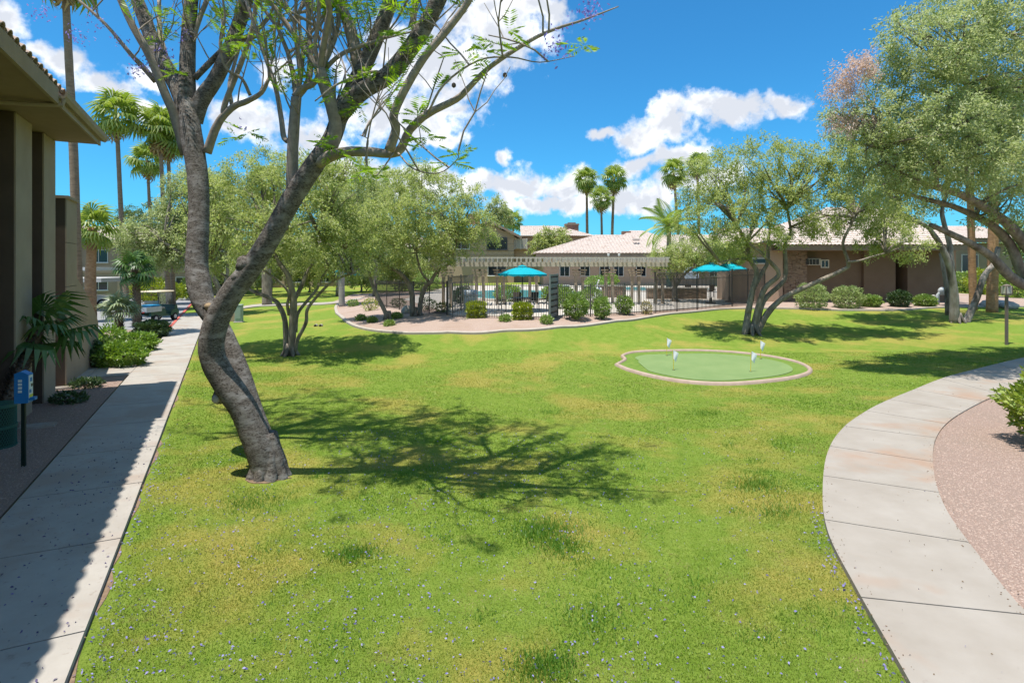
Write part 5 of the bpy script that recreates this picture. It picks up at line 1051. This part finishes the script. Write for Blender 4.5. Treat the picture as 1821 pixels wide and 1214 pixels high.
for sx in (-.56, .56):
    b = MB(); b.prism([(.62, .34), (1.42, .34), (1.44, .62), (1.22, .74), (.9, .72), (.7, .56)], (Vector((0, 0, 0)), Vector((0, 1, 0)), Vector((0, 0, 1)), Vector((1, 0, 0))), sx - .07, .14); loc_('front_wing', b, M_green)
    b = MB(); b.prism([(-1.15, .42), (-.25, .42), (-.3, .66), (-1.1, .66)], (Vector((0, 0, 0)), Vector((0, 1, 0)), Vector((0, 0, 1)), Vector((1, 0, 0))), sx - .07, .14); loc_('rear_wing', b, M_green)
loc_('seat', MB().bbox((0, .02, .86), (1.05, .5, .13), .04), mat('cart_seat', (.35, .31, .25), rough=.7)); loc_('backrest', MB().bbox((0, -.24, 1.12), (1.05, .1, .4), .04), MATS['cart_seat'])
bd = MB(); bd.box((0, -.95, .70), (1.42, 1.3, .05)); bdo = loc_('cargo_bed', bd, M_silver)
for c, sz in (((0, -1.6, .86), (1.42, .04, .27)), ((0, -.31, .86), (1.42, .04, .27)), ((-.69, -.95, .86), (.04, 1.256, .27)), ((.69, -.95, .86), (.04, 1.256, .27))): MB().box(c, sz).build('side_board', M_silver, bdo)
r_ = MB(); r_.bbox((0, .22, 1.9), (1.22, 1.65, .09), .04); loc_('roof', r_, M_cream)
for sx in (-.54, .54):
    loc_('roof_post', MB().tube([(sx, -.32, .8), (sx, -.36, 1.86)], .02, 6), M_dark); loc_('roof_post', MB().tube([(sx, 1.12, .95), (sx, .92, 1.86)], .02, 6), M_dark)
loc_('windscreen', MB().box((0, 1.02, 1.42), (1.04, .02, .82), ax=Matrix.Rotation(R(12), 3, 'X')), clear_glass)
sw = MB(); sw.tube([(-.25 + .18 * math.cos(a), .62 + .06 * math.sin(a), 1.12 + .17 * math.sin(a)) for a in np.linspace(0, 6.283, 17)], .014, 5); sw.tube([(-.25, .62, 1.12), (-.25, .9, .8)], .018, 5); loc_('steering_wheel', sw, M_dark)
for sx in (-.56, .56):
    for y in (-.72, 1.05):
        w = MB(); q = [(math.cos(a) * .24, math.sin(a) * .24) for a in np.linspace(0, 6.283, 19)[:-1]]
        w.prism([(y + a, .24 + b) for a, b in q], (Vector((0, 0, 0)), Vector((0, 1, 0)), Vector((0, 0, 1)), Vector((1, 0, 0))), sx - .09, .18); wo = loc_('wheel', w, M_rub)
        w = MB(); w.prism([(y + a * .55, .24 + b * .55) for a, b in q], (Vector((0, 0, 0)), Vector((0, 1, 0)), Vector((0, 0, 1)), Vector((1, 0, 0))), sx - .1, .2); w.build('rim', M_silver, wo)
for sx in (-.5, .5): loc_('tail_light', MB().box((sx, -1.63, .68), (.14, .03, .07)), mat('tail_red', (.4, .02, .02), rough=.3))
def cargo(name, label, x, y, z, sz, m):
    p = cpos + Matrix.Rotation(WANG - R(32), 3, 'Z') @ Vector((x, y, z)); t = thing(name, label, 'container', p, WANG - R(32)); MB().bbox((0, 0, sz[2] / 2), sz, .03).build('tub', m, t); MB().bbox((0, 0, sz[2] + .02), (sz[0] + .04, sz[1] + .04, .04), .015).build('lid', m, t)
cargo('storage_tub', 'bright blue tub on the right of the golf cart bed', .38, -.8, .73, (.6, .8, .34), mat('blue_tub', (.02, .22, .42), rough=.5))
cargo('storage_tub', 'white tub on the left of the golf cart bed', -.42, -1.05, .73, (.45, .5, .36), M_wh)
cargo('storage_tub', 'pale green tub between the blue and the white tubs in the golf cart bed', -.05, -1.3, .73, (.3, .35, .3), mat('green_tub', (.2, .4, .33), rough=.5))
# parked pickup seen under the carport
vp = W(140, 549, 47.5); vp.z = h1(vp.x, vp.y) + .04; va = R(-62)
pv = thing('parked_truck', 'pale silver pickup truck in the shade of the carport', 'pickup truck', vp, va); b = MB(); M_car = mat('silver_paint', (.50, .52, .53), rough=.25, metal=.2, spec=.5)
shape(b, [(-2.7, .45), (-2.65, .95), (-.75, 1.0), (-.75, 1.05), (.35, 1.08), (1.0, 1.05), (2.5, .95), (2.65, .75), (2.6, .42)], 1.85); b.build('body', M_car, pv)
b = MB(); shape(b, [(-.75, 1.05), (-.6, 1.72), (.45, 1.75), (1.15, 1.07)], 1.6); b.build('cab', M_car, pv)
b = MB(); shape(b, [(-.62, 1.12), (-.52, 1.62), (.42, 1.65), (.98, 1.12)], 1.64); b.build('side_window', M_glass, pv)
for sx in (-.84, .84):
    for y in (-1.75, 1.75):
        q = [(math.cos(a) * .38, math.sin(a) * .38) for a in np.linspace(0, 6.283, 21)[:-1]]; ax_ = (Vector((0, 0, 0)), Vector((0, 1, 0)), Vector((0, 0, 1)), Vector((1, 0, 0)))
        wo = MB().prism([(y + a, .38 + c) for a, c in q], ax_, sx - .12, .24).build('wheel', M_rub, pv); MB().prism([(y + a * .6, .38 + c * .6) for a, c in q], ax_, sx - .13, .26).build('rim', M_silver, wo)
for y in (-2.72, 2.66): MB().bbox((0, y, .52), (1.8, .12, .2), .03).build('bumper', M_silver, pv)
for sx in (-.75, .75): MB().box((sx, -2.69, .8), (.18, .05, .3)).build('tail_light', MATS['tail_red'], pv)

# ------------------------------------------------------------------ dog waste station, bin and odds by the left building
sp = G(42, 832); ang = math.atan2(DY, DX) - R(90)
ps = thing('waste_station', 'blue dog waste bag dispenser on a dark green post in the shaded left gravel', 'dispenser', sp, WANG - R(8))
M_blue = mat('dispenser_blue', (.012, .15, .40), (.016, .18, .45), rough=.45, spec=.5)
MB().box((0, 0, .7), (.055, .055, 1.5)).build('post', mat('post_green', (.008, .02, .014), rough=.5), ps)
bx = MB(); bx.prism([(-.10, 1.16), (.10, 1.16), (.10, 1.66), (-.01, 1.72), (-.10, 1.68)], (Vector((0, 0, 0)), Vector((1, 0, 0)), Vector((0, 0, 1)), Vector((0, 1, 0))), -.09, .18); bo_ = bx.build('box', M_blue, ps)
MB().box((.104, 0, 1.44), (.006, .145, .40)).build('notice', mat('notice_white', (.62, .64, .62), rough=.5), bo_)
for y, z, sy, sz, m in ((0, 1.56, .10, .07, M_blue), (.04, 1.46, .08, .05, M_dark), (-.04, 1.36, .09, .06, M_blue), (0, 1.275, .17, .05, mat('notice_yellow', (.7, .62, .08), rough=.5))): MB().box((.109, y * .7, z), (.004, sy * .72, sz)).build('notice_print', m, bo_)
for i in range(4): MB().box((-.015, -.093, 1.555 - i * .062), (.055, .006, .042)).build('side_label', MATS['notice_white'], bo_)
MB().box((.14, 0, 1.225), (.08, .10, .05)).build('bag_tray', M_blue, ps)
tp = G(12, 800) + Vector((-.28, .1, 0)); tb = thing('rubbish_bin', 'round dark green mesh rubbish bin behind the blue dispenser', 'bin', tp)
M_bin = mat('bin_green', (.012, .075, .055), (.016, .09, .065), rough=.5, spec=.4); rr = .30
for z in (.03, .43, .84): 
    h_ = MB(); h_.lathe([(rr - .02, z - .03), (rr + .008, z - .03), (rr + .008, z + .03), (rr - .02, z + .03)], n=28); h_.build('band', M_bin, tb)
ms_ = MB()
for z0, z1 in ((.06, .40), (.46, .81)):
    for i in range(44):
        for s_ in (-1, 1):
            a0 = i / 44 * 6.283; a1 = a0 + s_ * .55; ms_.tube([((rr - .008) * math.cos(a0 + (a1 - a0) * t), (rr - .008) * math.sin(a0 + (a1 - a0) * t), z0 + (z1 - z0) * t) for t in (0, .33, .67, 1)], .006, 3, False)
tag(ms_.build('mesh_side', M_bin, tb), kind='stuff'); MB().lathe([(.26, .02), (.27, .78), (.255, .78), (.245, .04)], n=20).build('liner', mat('liner', (.015, .03, .025), rough=.6), tb)
for u, v, lab in ((66, 762, 'pale concrete splash block on the gravel behind the blue dispenser'), (104, 694, 'pale concrete splash block between the second pilaster and the stair wall')):
    p = G(u, v); t = thing('splash_block', lab, 'splash block', p, WANG + R(90), 'splash blocks under the pilasters'); MB().prism([(-.15, 0), (.15, 0), (.15, .09), (.11, .09), (.09, .05), (-.09, .05), (-.11, .09), (-.15, .09)], (Vector((0, 0, 0)), Vector((1, 0, 0)), Vector((0, 0, 1)), Vector((0, 1, 0))), -.32, .64).build('trough', M_conc, t)
# lantern on the right
p = G(1790, 613); lt = thing('lawn_lantern', 'square lantern on a slim brown post at the edge of the right lawn', 'lamp', p); M_lp = mat('lantern_post', (.15, .12, .10), (.19, .155, .13), rough=.6)
MB().box((0, 0, 1.05), (.09, .09, 2.2)).build('post', M_lp, lt); MB().bbox((0, 0, 2.20), (.25, .25, .06), .01).build('base_plate', M_lp, lt)
lg = MB(); lg.bbox((0, 0, 2.40), (.26, .26, .34), .02); lo_ = lg.build('lamp_shade', mat('frosted_panel', (.50, .46, .38), (.58, .54, .46), scale=3, rough=.5), lt)
for sx in (-.132, .132):
    for sy in (-.132, .132): MB().box((sx, sy, 2.4), (.03, .03, .36)).build('frame_bar', M_lp, lo_)
MB().lathe([(.20, 0), (.20, .03), (.05, .08), (.0, .09)], (0, 0, 2.57), 4).build('cap', M_lp, lt)
# utility pedestal, drain pipes, boulders, pipe assembly
p = G(425, 573); t = thing('utility_cabinet', 'pale green utility cabinet on the lawn behind the jacaranda trunk', 'cabinet', p, R(10)); M_ut = mat('cabinet_green', (.25, .32, .26), (.3, .37, .31), rough=.6)
MB().bbox((0, 0, .55), (.42, .4, 1.05), .02).build('cabinet', M_ut, t); MB().bbox((0, 0, 1.10), (.46, .44, .08), .02).build('lid', M_ut, t); MB().bbox((0, 0, .02), (.55, .55, .08), .02).build('plinth', M_conc, t); MB().box((.0, -.21, .6), (.3, .02, .7)).build('door', M_ut, t)
p = G(412, 572); t = thing('utility_cabinet', 'tan utility cabinet standing left of the pale green one', 'cabinet', p + Vector((-.1, .3, 0)), R(10)); MB().bbox((0, 0, .5), (.5, .4, 1.0), .02).build('cabinet', M_beige, t); MB().bbox((0, 0, 1.03), (.54, .44, .07), .02).build('lid', M_beige, t)
for u in (562, 571):
    p = G(u, 580); t = thing('drain_pipe', 'left white drain pipe mouth in the lawn' if u == 562 else 'right white drain pipe mouth in the lawn', 'pipe', p, 0, 'drain pipes in the lawn'); q = MB(); n = 14
    vs = []; fs = []
    for y, r in ((-.12, .07), (-.12, .095), (.06, .095), (.06, .07)):
        for i in range(n): a = 6.283 * i / n; vs.append((r * math.cos(a), y, .03 + r * math.sin(a)))
    for k in range(3):
        for i in range(n): j = (i + 1) % n; fs.append((k * n + i, k * n + j, k * n + n + j, k * n + n + i))
    q.add(vs, fs).build('pipe', M_conc, t, smooth=False); MB().add([(.072 * math.cos(6.283 * i / n), -.08, .03 + .072 * math.sin(6.283 * i / n)) for i in range(n)], [tuple(range(n))]).build('bore', MATS['dark_cup'], t)
M_rock = mat('boulder', (.28, .25, .22), (.44, .41, .37), scale=3, rough=.95, bump=.8, bscale=14)
def boulder(u, v, r, lab, dz=0): 
    p = G(u, v); o = MB().blob((0, 0, r[2] * .6), r, 12, 8, .13, random.Random(u)).build('boulder', M_rock, None, smooth=True); o.location = p; tag(o, lab, 'boulder', 'boulders')
boulder(724, 558, (.36, .3, .32), 'grey boulder at the left foot of the double-trunked olive'); boulder(1770, 546, (1.1, .5, .32), 'long flat boulder between the orange palm trunks and the lantern'); boulder(1650, 543, (.35, .3, .28), 'small pale boulder by the low shrub at the wing wall'); boulder(1795, 549, (.5, .4, .28), 'rounded boulder just left of the lantern head, at the kerb')
p = G(1678, 543); t = thing('pipe_assembly', 'grey insulated backflow pipe assembly beside the pale forked trunk', 'pipe'+'work', p); q = MB(); M_pp = mat('pipe_grey', (.34, .36, .36), (.44, .46, .46), rough=.6)
q.tube([(-.4, 0, 0), (-.4, 0, .7), (-.3, 0, .82), (.3, 0, .82), (.4, 0, .7), (.4, 0, 0)], .11, 8); q.build('pipe', M_pp, t, smooth=True); MB().blob((-.1, 0, .95), (.26, .22, .28), 10, 7, .05).build('valve_body', M_pp, t, smooth=True); MB().blob((.25, 0, .80), (.2, .2, .2), 10, 7, .05).build('valve_body', M_pp, t, smooth=True)
hw_ = MB(); hw_.tube([(-.1 + .12 * math.cos(a), -.26, 1.0 + .12 * math.sin(a)) for a in np.linspace(0, 6.283, 13)], .018, 5); hw_.build('hand_wheel', M_pp, t)
p = G(1660, 543) ; t = thing('ornament', 'small pale stone post at the foot of the wing wall, left of the pipe assembly', 'stone post', p); MB().lathe([(.16, 0), (.16, .1), (.11, .14), (.10, .5), (.14, .55), (.12, .66), (.04, .72)], n=10).build('pedestal', M_rock, t)

# ------------------------------------------------------------------ pool side furniture
TEAL = mat('teal_canvas', (.0, .27, .33), (.0, .32, .39), scale=3, rough=.8)
def parasol(label, p, rad, hgt, tiers=2, group='teal parasols'):
    t = thing('parasol', label, 'parasol', p, 0, group); MB().tube([(0, 0, 0), (0, 0, hgt)], .03, 8).build('pole', M_dark, t); MB().lathe([(.32, 0), (.32, .08), (.08, .12), (.06, .4)], n=16).build('base', M_dark, t)
    n = 32; vs = []; fs = []
    rs = [(.12, hgt - .16), (rad * .4, hgt - .27), (rad * .75, hgt - .43), (rad, hgt - .58), (rad, hgt - .71)]
    for k, (r, z) in enumerate(rs):
        for i in range(n): w = 6.283 * i / n; q = 1 - .05 * (1 - abs(math.cos(4 * w))) ; sc = (.05 * (i % 2) if k == 4 else 0); vs.append((r * q * math.cos(w), r * q * math.sin(w), z + sc))
    for k in range(len(rs) - 1):
        for i in range(n): j = (i + 1) % n; fs.append((k * n + i, k * n + j, k * n + n + j, k * n + n + i))
    c = MB().add(vs, fs).build('canopy', TEAL, t); MB().lathe([(rad * .22, hgt - .17), (.15, hgt - .10), (.02, hgt - .06)], n=16).build('vent_cap', TEAL, c)
    for i in range(8): w = 6.283 * i / 8; MB().tube([(.03 * math.cos(w), .03 * math.sin(w), hgt - .05), (rad * .93 * math.cos(w), rad * .93 * math.sin(w), hgt - .63)], .012, 4).build('rib', M_dark, t)
    return t
up = W(929, 0, 31.6); up.z = h1(up.x, up.y) + .06
parasol('large teal parasol over the patio table just inside the fence', up, 1.38, 2.65)
ta = thing('patio_table', 'round dark metal patio table under the nearest teal parasol', 'table', up); MB().lathe([(.62, .70), (.65, .72), (.65, .745), (.62, .75)], n=24).build('tabletop', M_dark, ta)
for i in range(4): a = i * 1.571 + .5; MB().tube([(.2 * math.cos(a), .2 * math.sin(a), .70), (.5 * math.cos(a), .5 * math.sin(a), .0)], .02, 5).build('leg', M_dark, ta)
def chair(lab, x, y, rz, group='chairs round the patio table'):
    t = thing('patio_chair', lab, 'chair', (x, y, h1(x, y) + .06), rz, group); MB().bbox((0, 0, .43), (.5, .48, .04), .01).build('seat', M_dark, t); MB().box((0, -.25, .72), (.48, .03, .52), ax=Matrix.Rotation(R(10), 3, 'X')).build('backrest', mat('sling', (.07, .055, .045), rough=.8), t)
    for sx in (-.23, .23):
        for sy in (-.21, .21): MB().tube([(sx, sy, 0), (sx, sy, .42)], .016, 5).build('leg', M_dark, t)
        MB().tube([(sx * 1.08, -.24, .64), (sx * 1.08, .2, .66), (sx * 1.02, .22, .43)], .015, 5).build('armrest', M_dark, t)
chair('patio chair to the left of the table, its back to the barbecue', up.x - 1.15, up.y - .1, R(-90)); chair('patio chair to the right of the table, nearest the open gate', up.x + 1.15, up.y + .1, R(90)); chair('patio chair on the pool side of the table', up.x - .3, up.y + 1.2, R(180)); chair('patio chair on the pool side of the table, turned towards the gate', up.x + .6, up.y + 1.05, R(150))
p = W(611, 0, 46); parasol('teal parasol mostly hidden behind the olive crowns left of the pool', Vector((p.x, 46, h1(p.x, 46))), 1.3, 3.1)
p = W(1264, 0, 38.2); parasol('teal parasol near the clubhouse, the left one of a pair', Vector((p.x, 38.2, h1(p.x, 38.2) + .06)), 1.25, 2.85)
p = W(1297, 0, 39.4); parasol('teal parasol nearest the lit clubhouse wall', Vector((p.x, 39.4, h1(p.x, 39.4) + .06)), 1.2, 2.9)
for i, (u, Y, rz, lab) in enumerate([(1262, 45.5, 20, 'lounge chair left of the ramp fence'), (1225, 47, -30, 'dark lounge chair in front of the far clubhouse wall'), (1290, 46.5, 100, 'patio chair under the parasol pair')]): chair(lab, W(u, 0, Y).x, Y, R(rz), 'chairs by the clubhouse')
# barbecue
p = W(836, 0, 33); p.z = h1(p.x, p.y) + .06; t = thing('barbecue', 'grey steel barbecue grill with a domed lid inside the fence', 'barbecue', p, R(12)); M_st = mat('grill_steel', (.36, .37, .37), (.46, .47, .46), rough=.4, metal=.5)
MB().bbox((0, 0, .45), (.75, .5, .85), .02).build('cabinet', M_st, t); h_ = MB(); h_.prism([(.26 * math.cos(a), .92 + .28 * math.sin(a)) for a in np.linspace(0, 3.1416, 10)], (Vector((0, 0, 0)), Vector((0, 1, 0)), Vector((0, 0, 1)), Vector((1, 0, 0))), -.4, .8); lid = h_.build('lid', M_st, t); MB().tube([(-.3, -.3, 1.0), (.3, -.3, 1.0)], .015, 6).build('handle', M_dark, lid)
MB().bbox((.6, 0, .86), (.35, .45, .04), .01).build('side_shelf', M_st, t)
for x in (-.2, 0, .2): MB().lathe([(.03, 0), (.025, .03)], (x, -.27, .80), 8).build('knob', M_dark, t)
# low walls of stacked stone
def stone_wall(lab, u0, u1, Y, hgt, depth=.5):
    a = W(u0, 0, Y); b_ = W(u1, 0, Y); z0 = min(h1(a.x, Y), h1(b_.x, Y)); t = thing('stone_wall', lab, 'wall', (a.x, Y, z0), 0, 'low stone walls by the pool'); MB().box(((a.x + b_.x) / 2, Y, z0 + hgt / 2), (b_.x - a.x, depth, hgt)).build('core', M_stone, t, world=True)
    MB().box(((a.x + b_.x) / 2, Y, z0 + hgt + .04), (b_.x - a.x + .1, depth + .2, .08)).build('coping', M_deck, t, world=True); q = MB(); z = z0 + .02
    while z < z0 + hgt - .05:
        hh = random.uniform(.07, .15); x = a.x
        while x < b_.x - .05: ww = min(random.uniform(.2, .55), b_.x - x); pr_ = random.uniform(.03, .09); q.box((x + ww / 2, Y - depth / 2 - pr_ / 2, z + hh / 2), (ww - .012, pr_, min(hh, z0 + hgt - z) - .012)); x += ww
        z += hh
    tag(q.build('stone_courses', M_stone, t, world=True), kind='stuff')
stone_wall('stacked stone planter wall across the pool, left of the white covered lift', 1040, 1112, 45, .95); stone_wall('low stacked stone wall at the spa, behind the rising fence', 1150, 1255, 43, .85); stone_wall('short stacked stone wall behind the open gate', 985, 1012, 47, .9)
p = W(1063, 0, 41.5); p.z = h1(p.x, p.y) + .06; t = thing('pool_lift', 'small white covered lift at the pool edge, in front of the stone planter wall', 'pool lift', p); MB().bbox((0, 0, .55), (.6, .5, .7), .1).build('cover', M_wh, t); MB().tube([(0, .1, 0), (0, .1, 1.2), (0, -.5, 1.45)], .05, 8).build('arm', M_wh, t); MB().bbox((0, 0, .1), (.7, .6, .2), .03).build('base', M_wh, t)
p = W(1230, 0, 52); p.z = h1(p.x, p.y); t = thing('white_board', 'pale blue notice board under the low olive canopy', 'board', p); MB().box((0, 0, 1.9), (1.3, .06, 1.1)).build('panel', mat('pale_board', (.50, .60, .68), rough=.6), t)
for sx in (-.5, .5): MB().box((sx, .05, .8), (.07, .07, 1.6)).build('leg', M_dark, t)

# ------------------------------------------------------------------ lawn detail: blades, fallen blossom, loose stones
def on_lawn(x, y):
    lat = x * DY - y * DX * 1.0; lat = x * DY + y * (-DX); ok = lat > -1.13
    rp = [(p.x, p.y) for p in RLw] + [(60, 30), (60, -20), (0, -20)]; ok &= ~inside(rp, x, y); ok &= ~inside([(p.x, p.y) for p in gl], x, y)
    ok &= ~((np.hypot(x - _j.x, y - _j.y) < .5) & (rng.random(x.shape) < .8)); ok &= ~((lat < -1.06) & (rng.random(x.shape) < .6))
    bp = [(p.x, p.y) for p in bf] + [(60, 70), (-20, 70)]; ok &= ~inside(bp, x, y); return ok
n = 620000
Yg = 4.0 * (24 / 4.0) ** (rng.random(n) ** .85); Xg = (rng.random(n) * 1.16 - .08 - .5) * 1.821 * Yg
ok = on_lawn(Xg, Yg); Xg = Xg[ok]; Yg = Yg[ok]; Zg = H(Xg, Yg); n = len(Xg)
patch = np.sin(Xg * 1.1 + 1.3 * np.sin(Yg * .7)) * np.sin(Yg * 1.3 + np.sin(Xg * .9)); hb = (.012 + .014 * rng.random(n)) * (1 + .25 * patch)
for cx, cy, r, kx in ((*flat(630, 990, -.15)[:2], .28, 1.2), (*flat(960, 945, -.2)[:2], .40, 1.5), (*flat(970, 1190, -.12)[:2], .28, 1.8), (*flat(1050, 1120, -.12)[:2], .35, .8), (*flat(1340, 870, -.2)[:2], .35, .9)):
    hb *= 1 + .3 * kx * np.exp(-(((Xg - cx) / r) ** 2 + ((Yg - cy) / r) ** 2))
a = rng.random(n) * 6.283; w = np.maximum(.0035, .0009 * Yg); lean = rng.normal(size=(n, 2)) * .012
base_ = np.stack([Xg, Yg, Zg - .004], 1); dv = np.stack([np.cos(a) * w, np.sin(a) * w, np.zeros(n)], 1)
tipv = base_ + np.stack([lean[:, 0], lean[:, 1], hb], 1)
GR = leafmat('grass_blade', [(.125, .22, .02), (.185, .275, .03), (.25, .315, .046), (.145, .245, .022), (.33, .355, .09), (.115, .225, .022)], .35, .04, [(2.1, .52, .64, (.10, .20, .016)), (.32, .50, .62, (.115, .21, .02)), (.36, .48, .62, (.32, .31, .06)), (1.1, .56, .68, (.37, .32, .11)), (3.4, .57, .70, (.40, .33, .14)), (.8, .56, .70, (.11, .23, .02)), (6.0, .60, .75, (.36, .30, .13))])
tag(quads_mesh('grass', np.stack([base_ - dv, base_ + dv, tipv], 1).reshape(-1, 3), GR, None, per=3), kind='stuff')
tx = []; ty = []
for u_, v_, r_, n_ in ((630, 990, .20, 700), (965, 945, .34, 1500), (1000, 975, .22, 600), (970, 1195, .22, 900), (1060, 1110, .3, 500), (1345, 868, .28, 700), (790, 778, .25, 500), (1250, 730, .3, 300), (440, 900, .3, 400), (1380, 920, .25, 350)):
    c_ = flat(u_, v_, -.17); tx.append(rng.normal(c_[0], r_ * .75, n_)); ty.append(rng.normal(c_[1], r_ * .6, n_))
for k_ in range(46):                                   # coarse sprigs of other grasses scattered through the turf
    yy_ = rng.uniform(5, 15); xx_ = rng.uniform(-.45, .62) * yy_
    if not on_lawn(np.array([xx_]), np.array([yy_]))[0]: continue
    r_ = rng.uniform(.06, .3); n_ = int(40 + 260 * r_); tx.append(rng.normal(xx_, r_, n_)); ty.append(rng.normal(yy_, r_ * .8, n_))
tx = np.concatenate(tx); ty = np.concatenate(ty); nt_ = len(tx); tb_ = np.stack([tx, ty, H(tx, ty) - .004], 1); ta_ = rng.random(nt_) * 6.283; tdv = np.stack([np.cos(ta_) * .005, np.sin(ta_) * .005, np.zeros(nt_)], 1)
tt_ = tb_ + np.stack([rng.normal(size=nt_) * .03, rng.normal(size=nt_) * .03, rng.uniform(.04, .095, nt_)], 1)
tag(quads_mesh('grass_tuft', np.stack([tb_ - tdv, tb_ + tdv, tt_], 1).reshape(-1, 3), leafmat('fresh_blade', [(.08, .205, .02), (.12, .255, .03), (.17, .30, .04)], .35, .05), None, per=3), kind='stuff')
def petals(name, x, y, z, m, sz):
    n = len(x); P = np.stack([x, y, z], 1); d = rng.normal(size=(n, 3)) * (1, 1, .25); V = leaves(P, d, sz, sz * .55); V[:, 2] += np.tile([0, .004, 0, .004], n); return tag(quads_mesh(name, V, m, None), kind='stuff')
n = 9000; Yp = 4.2 + 8.5 * rng.random(n) ** 1.25; Xp = (rng.random(n) ** 1.15 * 1.15 - .52) * 1.7 * Yp * .85
den = np.exp(-((Xp + 1.8) / 4.2) ** 2); cl_ = np.sin(2.1 * Xp + 1.7 * np.sin(1.9 * Yp)) * np.sin(2.4 * Yp + 1.3 * np.sin(2.2 * Xp)); ok = on_lawn(Xp, Yp) & (rng.random(n) < (.2 + .8 * den) * (.35 + .65 * (cl_ > -.1))); Xp = Xp[ok]; Yp = Yp[ok]
petals('fallen_blossom', Xp, Yp, H(Xp, Yp) + .018 + .016 * rng.random(len(Xp)), PET, rng.uniform(.014, .038, len(Xp)))
s_ = rng.uniform(4, 14, 420); l_ = rng.uniform(-2.7, -1.25, 420); q = [LS(a, b) for a, b in zip(l_, s_)]; xq = np.array([v.x for v in q]); yq = np.array([v.y for v in q])
petals('fallen_blossom', xq, yq, H(xq, yq) + .078, leafmat('withered_blossom', [(.08, .07, .12), (.16, .13, .26), (.12, .10, .12)], .1, 0), rng.uniform(.018, .045, 420))
def strip(lat_, s0, s1, n, zoff): s_ = rng.uniform(s0, s1, n); l_ = rng.normal(lat_, .05, n); q = [LS(a, b) for a, b in zip(l_, s_)]; xq = np.array([v.x for v in q]); yq = np.array([v.y for v in q]); petals('fallen_blossom', xq, yq, H(xq, yq) + zoff, PET, rng.uniform(.02, .045, n))
strip(-1.12, 4, 14, 260, .02)
e = [RLw[i] + Vector((-.06, 0)) for i in range(0, 90)]; xq = np.array([p.x for p in e for _ in range(2)]) - np.abs(rng.normal(size=180)) * .06; yq = np.array([p.y for p in e for _ in range(2)]) + rng.normal(size=180) * .1; petals('fallen_blossom', xq, yq, H(xq, yq) + .025, PET, rng.uniform(.02, .045, 180))
def stones(name, x, y, m, r0, r1, zoff=.035):
    n = len(x); z = H(x, y) + zoff; o = np.array([(1, 0, 0), (-1, 0, 0), (0, 1, 0), (0, -1, 0), (0, 0, 1), (0, 0, -1)], float); f = [(0, 2, 4), (2, 1, 4), (1, 3, 4), (3, 0, 4), (2, 0, 5), (1, 2, 5), (3, 1, 5), (0, 3, 5)]
    r = rng.uniform(r0, r1, (n, 1, 1)); a = rng.random(n) * 6.283; ca, sa = np.cos(a), np.sin(a); v = o[None] * r * rng.uniform(.6, 1.2, (n, 6, 1)) * np.array([1, .8, .55]); vx = v[..., 0] * ca[:, None] - v[..., 1] * sa[:, None]; vy = v[..., 0] * sa[:, None] + v[..., 1] * ca[:, None]
    V = np.stack([vx + x[:, None], vy + y[:, None], v[..., 2] + z[:, None] + r[:, :, 0] * .2], -1)[:, np.array(f)]; return tag(quads_mesh(name, V.reshape(-1, 3), m, None, per=3), kind='stuff')
STN = mat('stone_chips', (.27, .18, .142), (.45, .345, .285), scale=31, rough=.95, detail=2, lo=.35, hi=.65)
n = 42000; Yp = 4.8 + 11 * rng.random(n) ** 1.6; Xp = Yp * rng.uniform(.70, 1.0, n); gp_ = [(p.x, p.y) for p in gr] + [(p.x, p.y) for p in far_side]; ok = inside(gp_, Xp, Yp); stones('loose_gravel', Xp[ok], Yp[ok], STN, .008, .02)
n = 26000; s_ = 5 + 16 * rng.random(n) ** 1.3; l_ = rng.uniform(-4.9, -2.9, n); Xp = DY * l_ + DX * s_; Yp = -DX * l_ + DY * s_; stones('loose_gravel', Xp, Yp, STN, .008, .02)

# litter: larger chips in the gravel, dry leaves and grit on the curved walk
n = 350; Yp = 5 + 9 * rng.random(n) ** 1.4; Xp = Yp * rng.uniform(.66, 1.0, n); ok = inside(gp_, Xp, Yp); stones('loose_gravel', Xp[ok], Yp[ok], STN, .016, .028)
wp_ = [(p.x, p.y) for p in RLw] + [(p.x, p.y) for p in reversed(RRw)]; n = 150; Yp = 4.8 + 12 * rng.random(n) ** 1.3; Xp = Yp * rng.uniform(.5, .95, n); ok = inside(wp_, Xp, Yp); Xp, Yp = Xp[ok], Yp[ok]
petals('leaf_litter', Xp, Yp, H(Xp, Yp) + .078, leafmat('dry_litter', [(.12, .08, .04), (.22, .15, .08), (.16, .13, .07), (.2, .17, .3)], .1, 0), rng.uniform(.012, .028, len(Xp)))
e = [(RLw[i], RRw[i]) for i in range(0, len(RLw) - 1)]; xq = []; yq = []
for a_, b_ in e:
    for k in range(1):
        for q, o_ in ((a_, b_), (b_, a_)):
            d_ = (o_ - q).normalized() * abs(rng.normal()) * .025; xq.append(q.x + d_.x + rng.normal() * .05); yq.append(q.y + d_.y + rng.normal() * .08)
stones('loose_gravel', np.array(xq), np.array(yq), M_soil, .005, .013, .072)
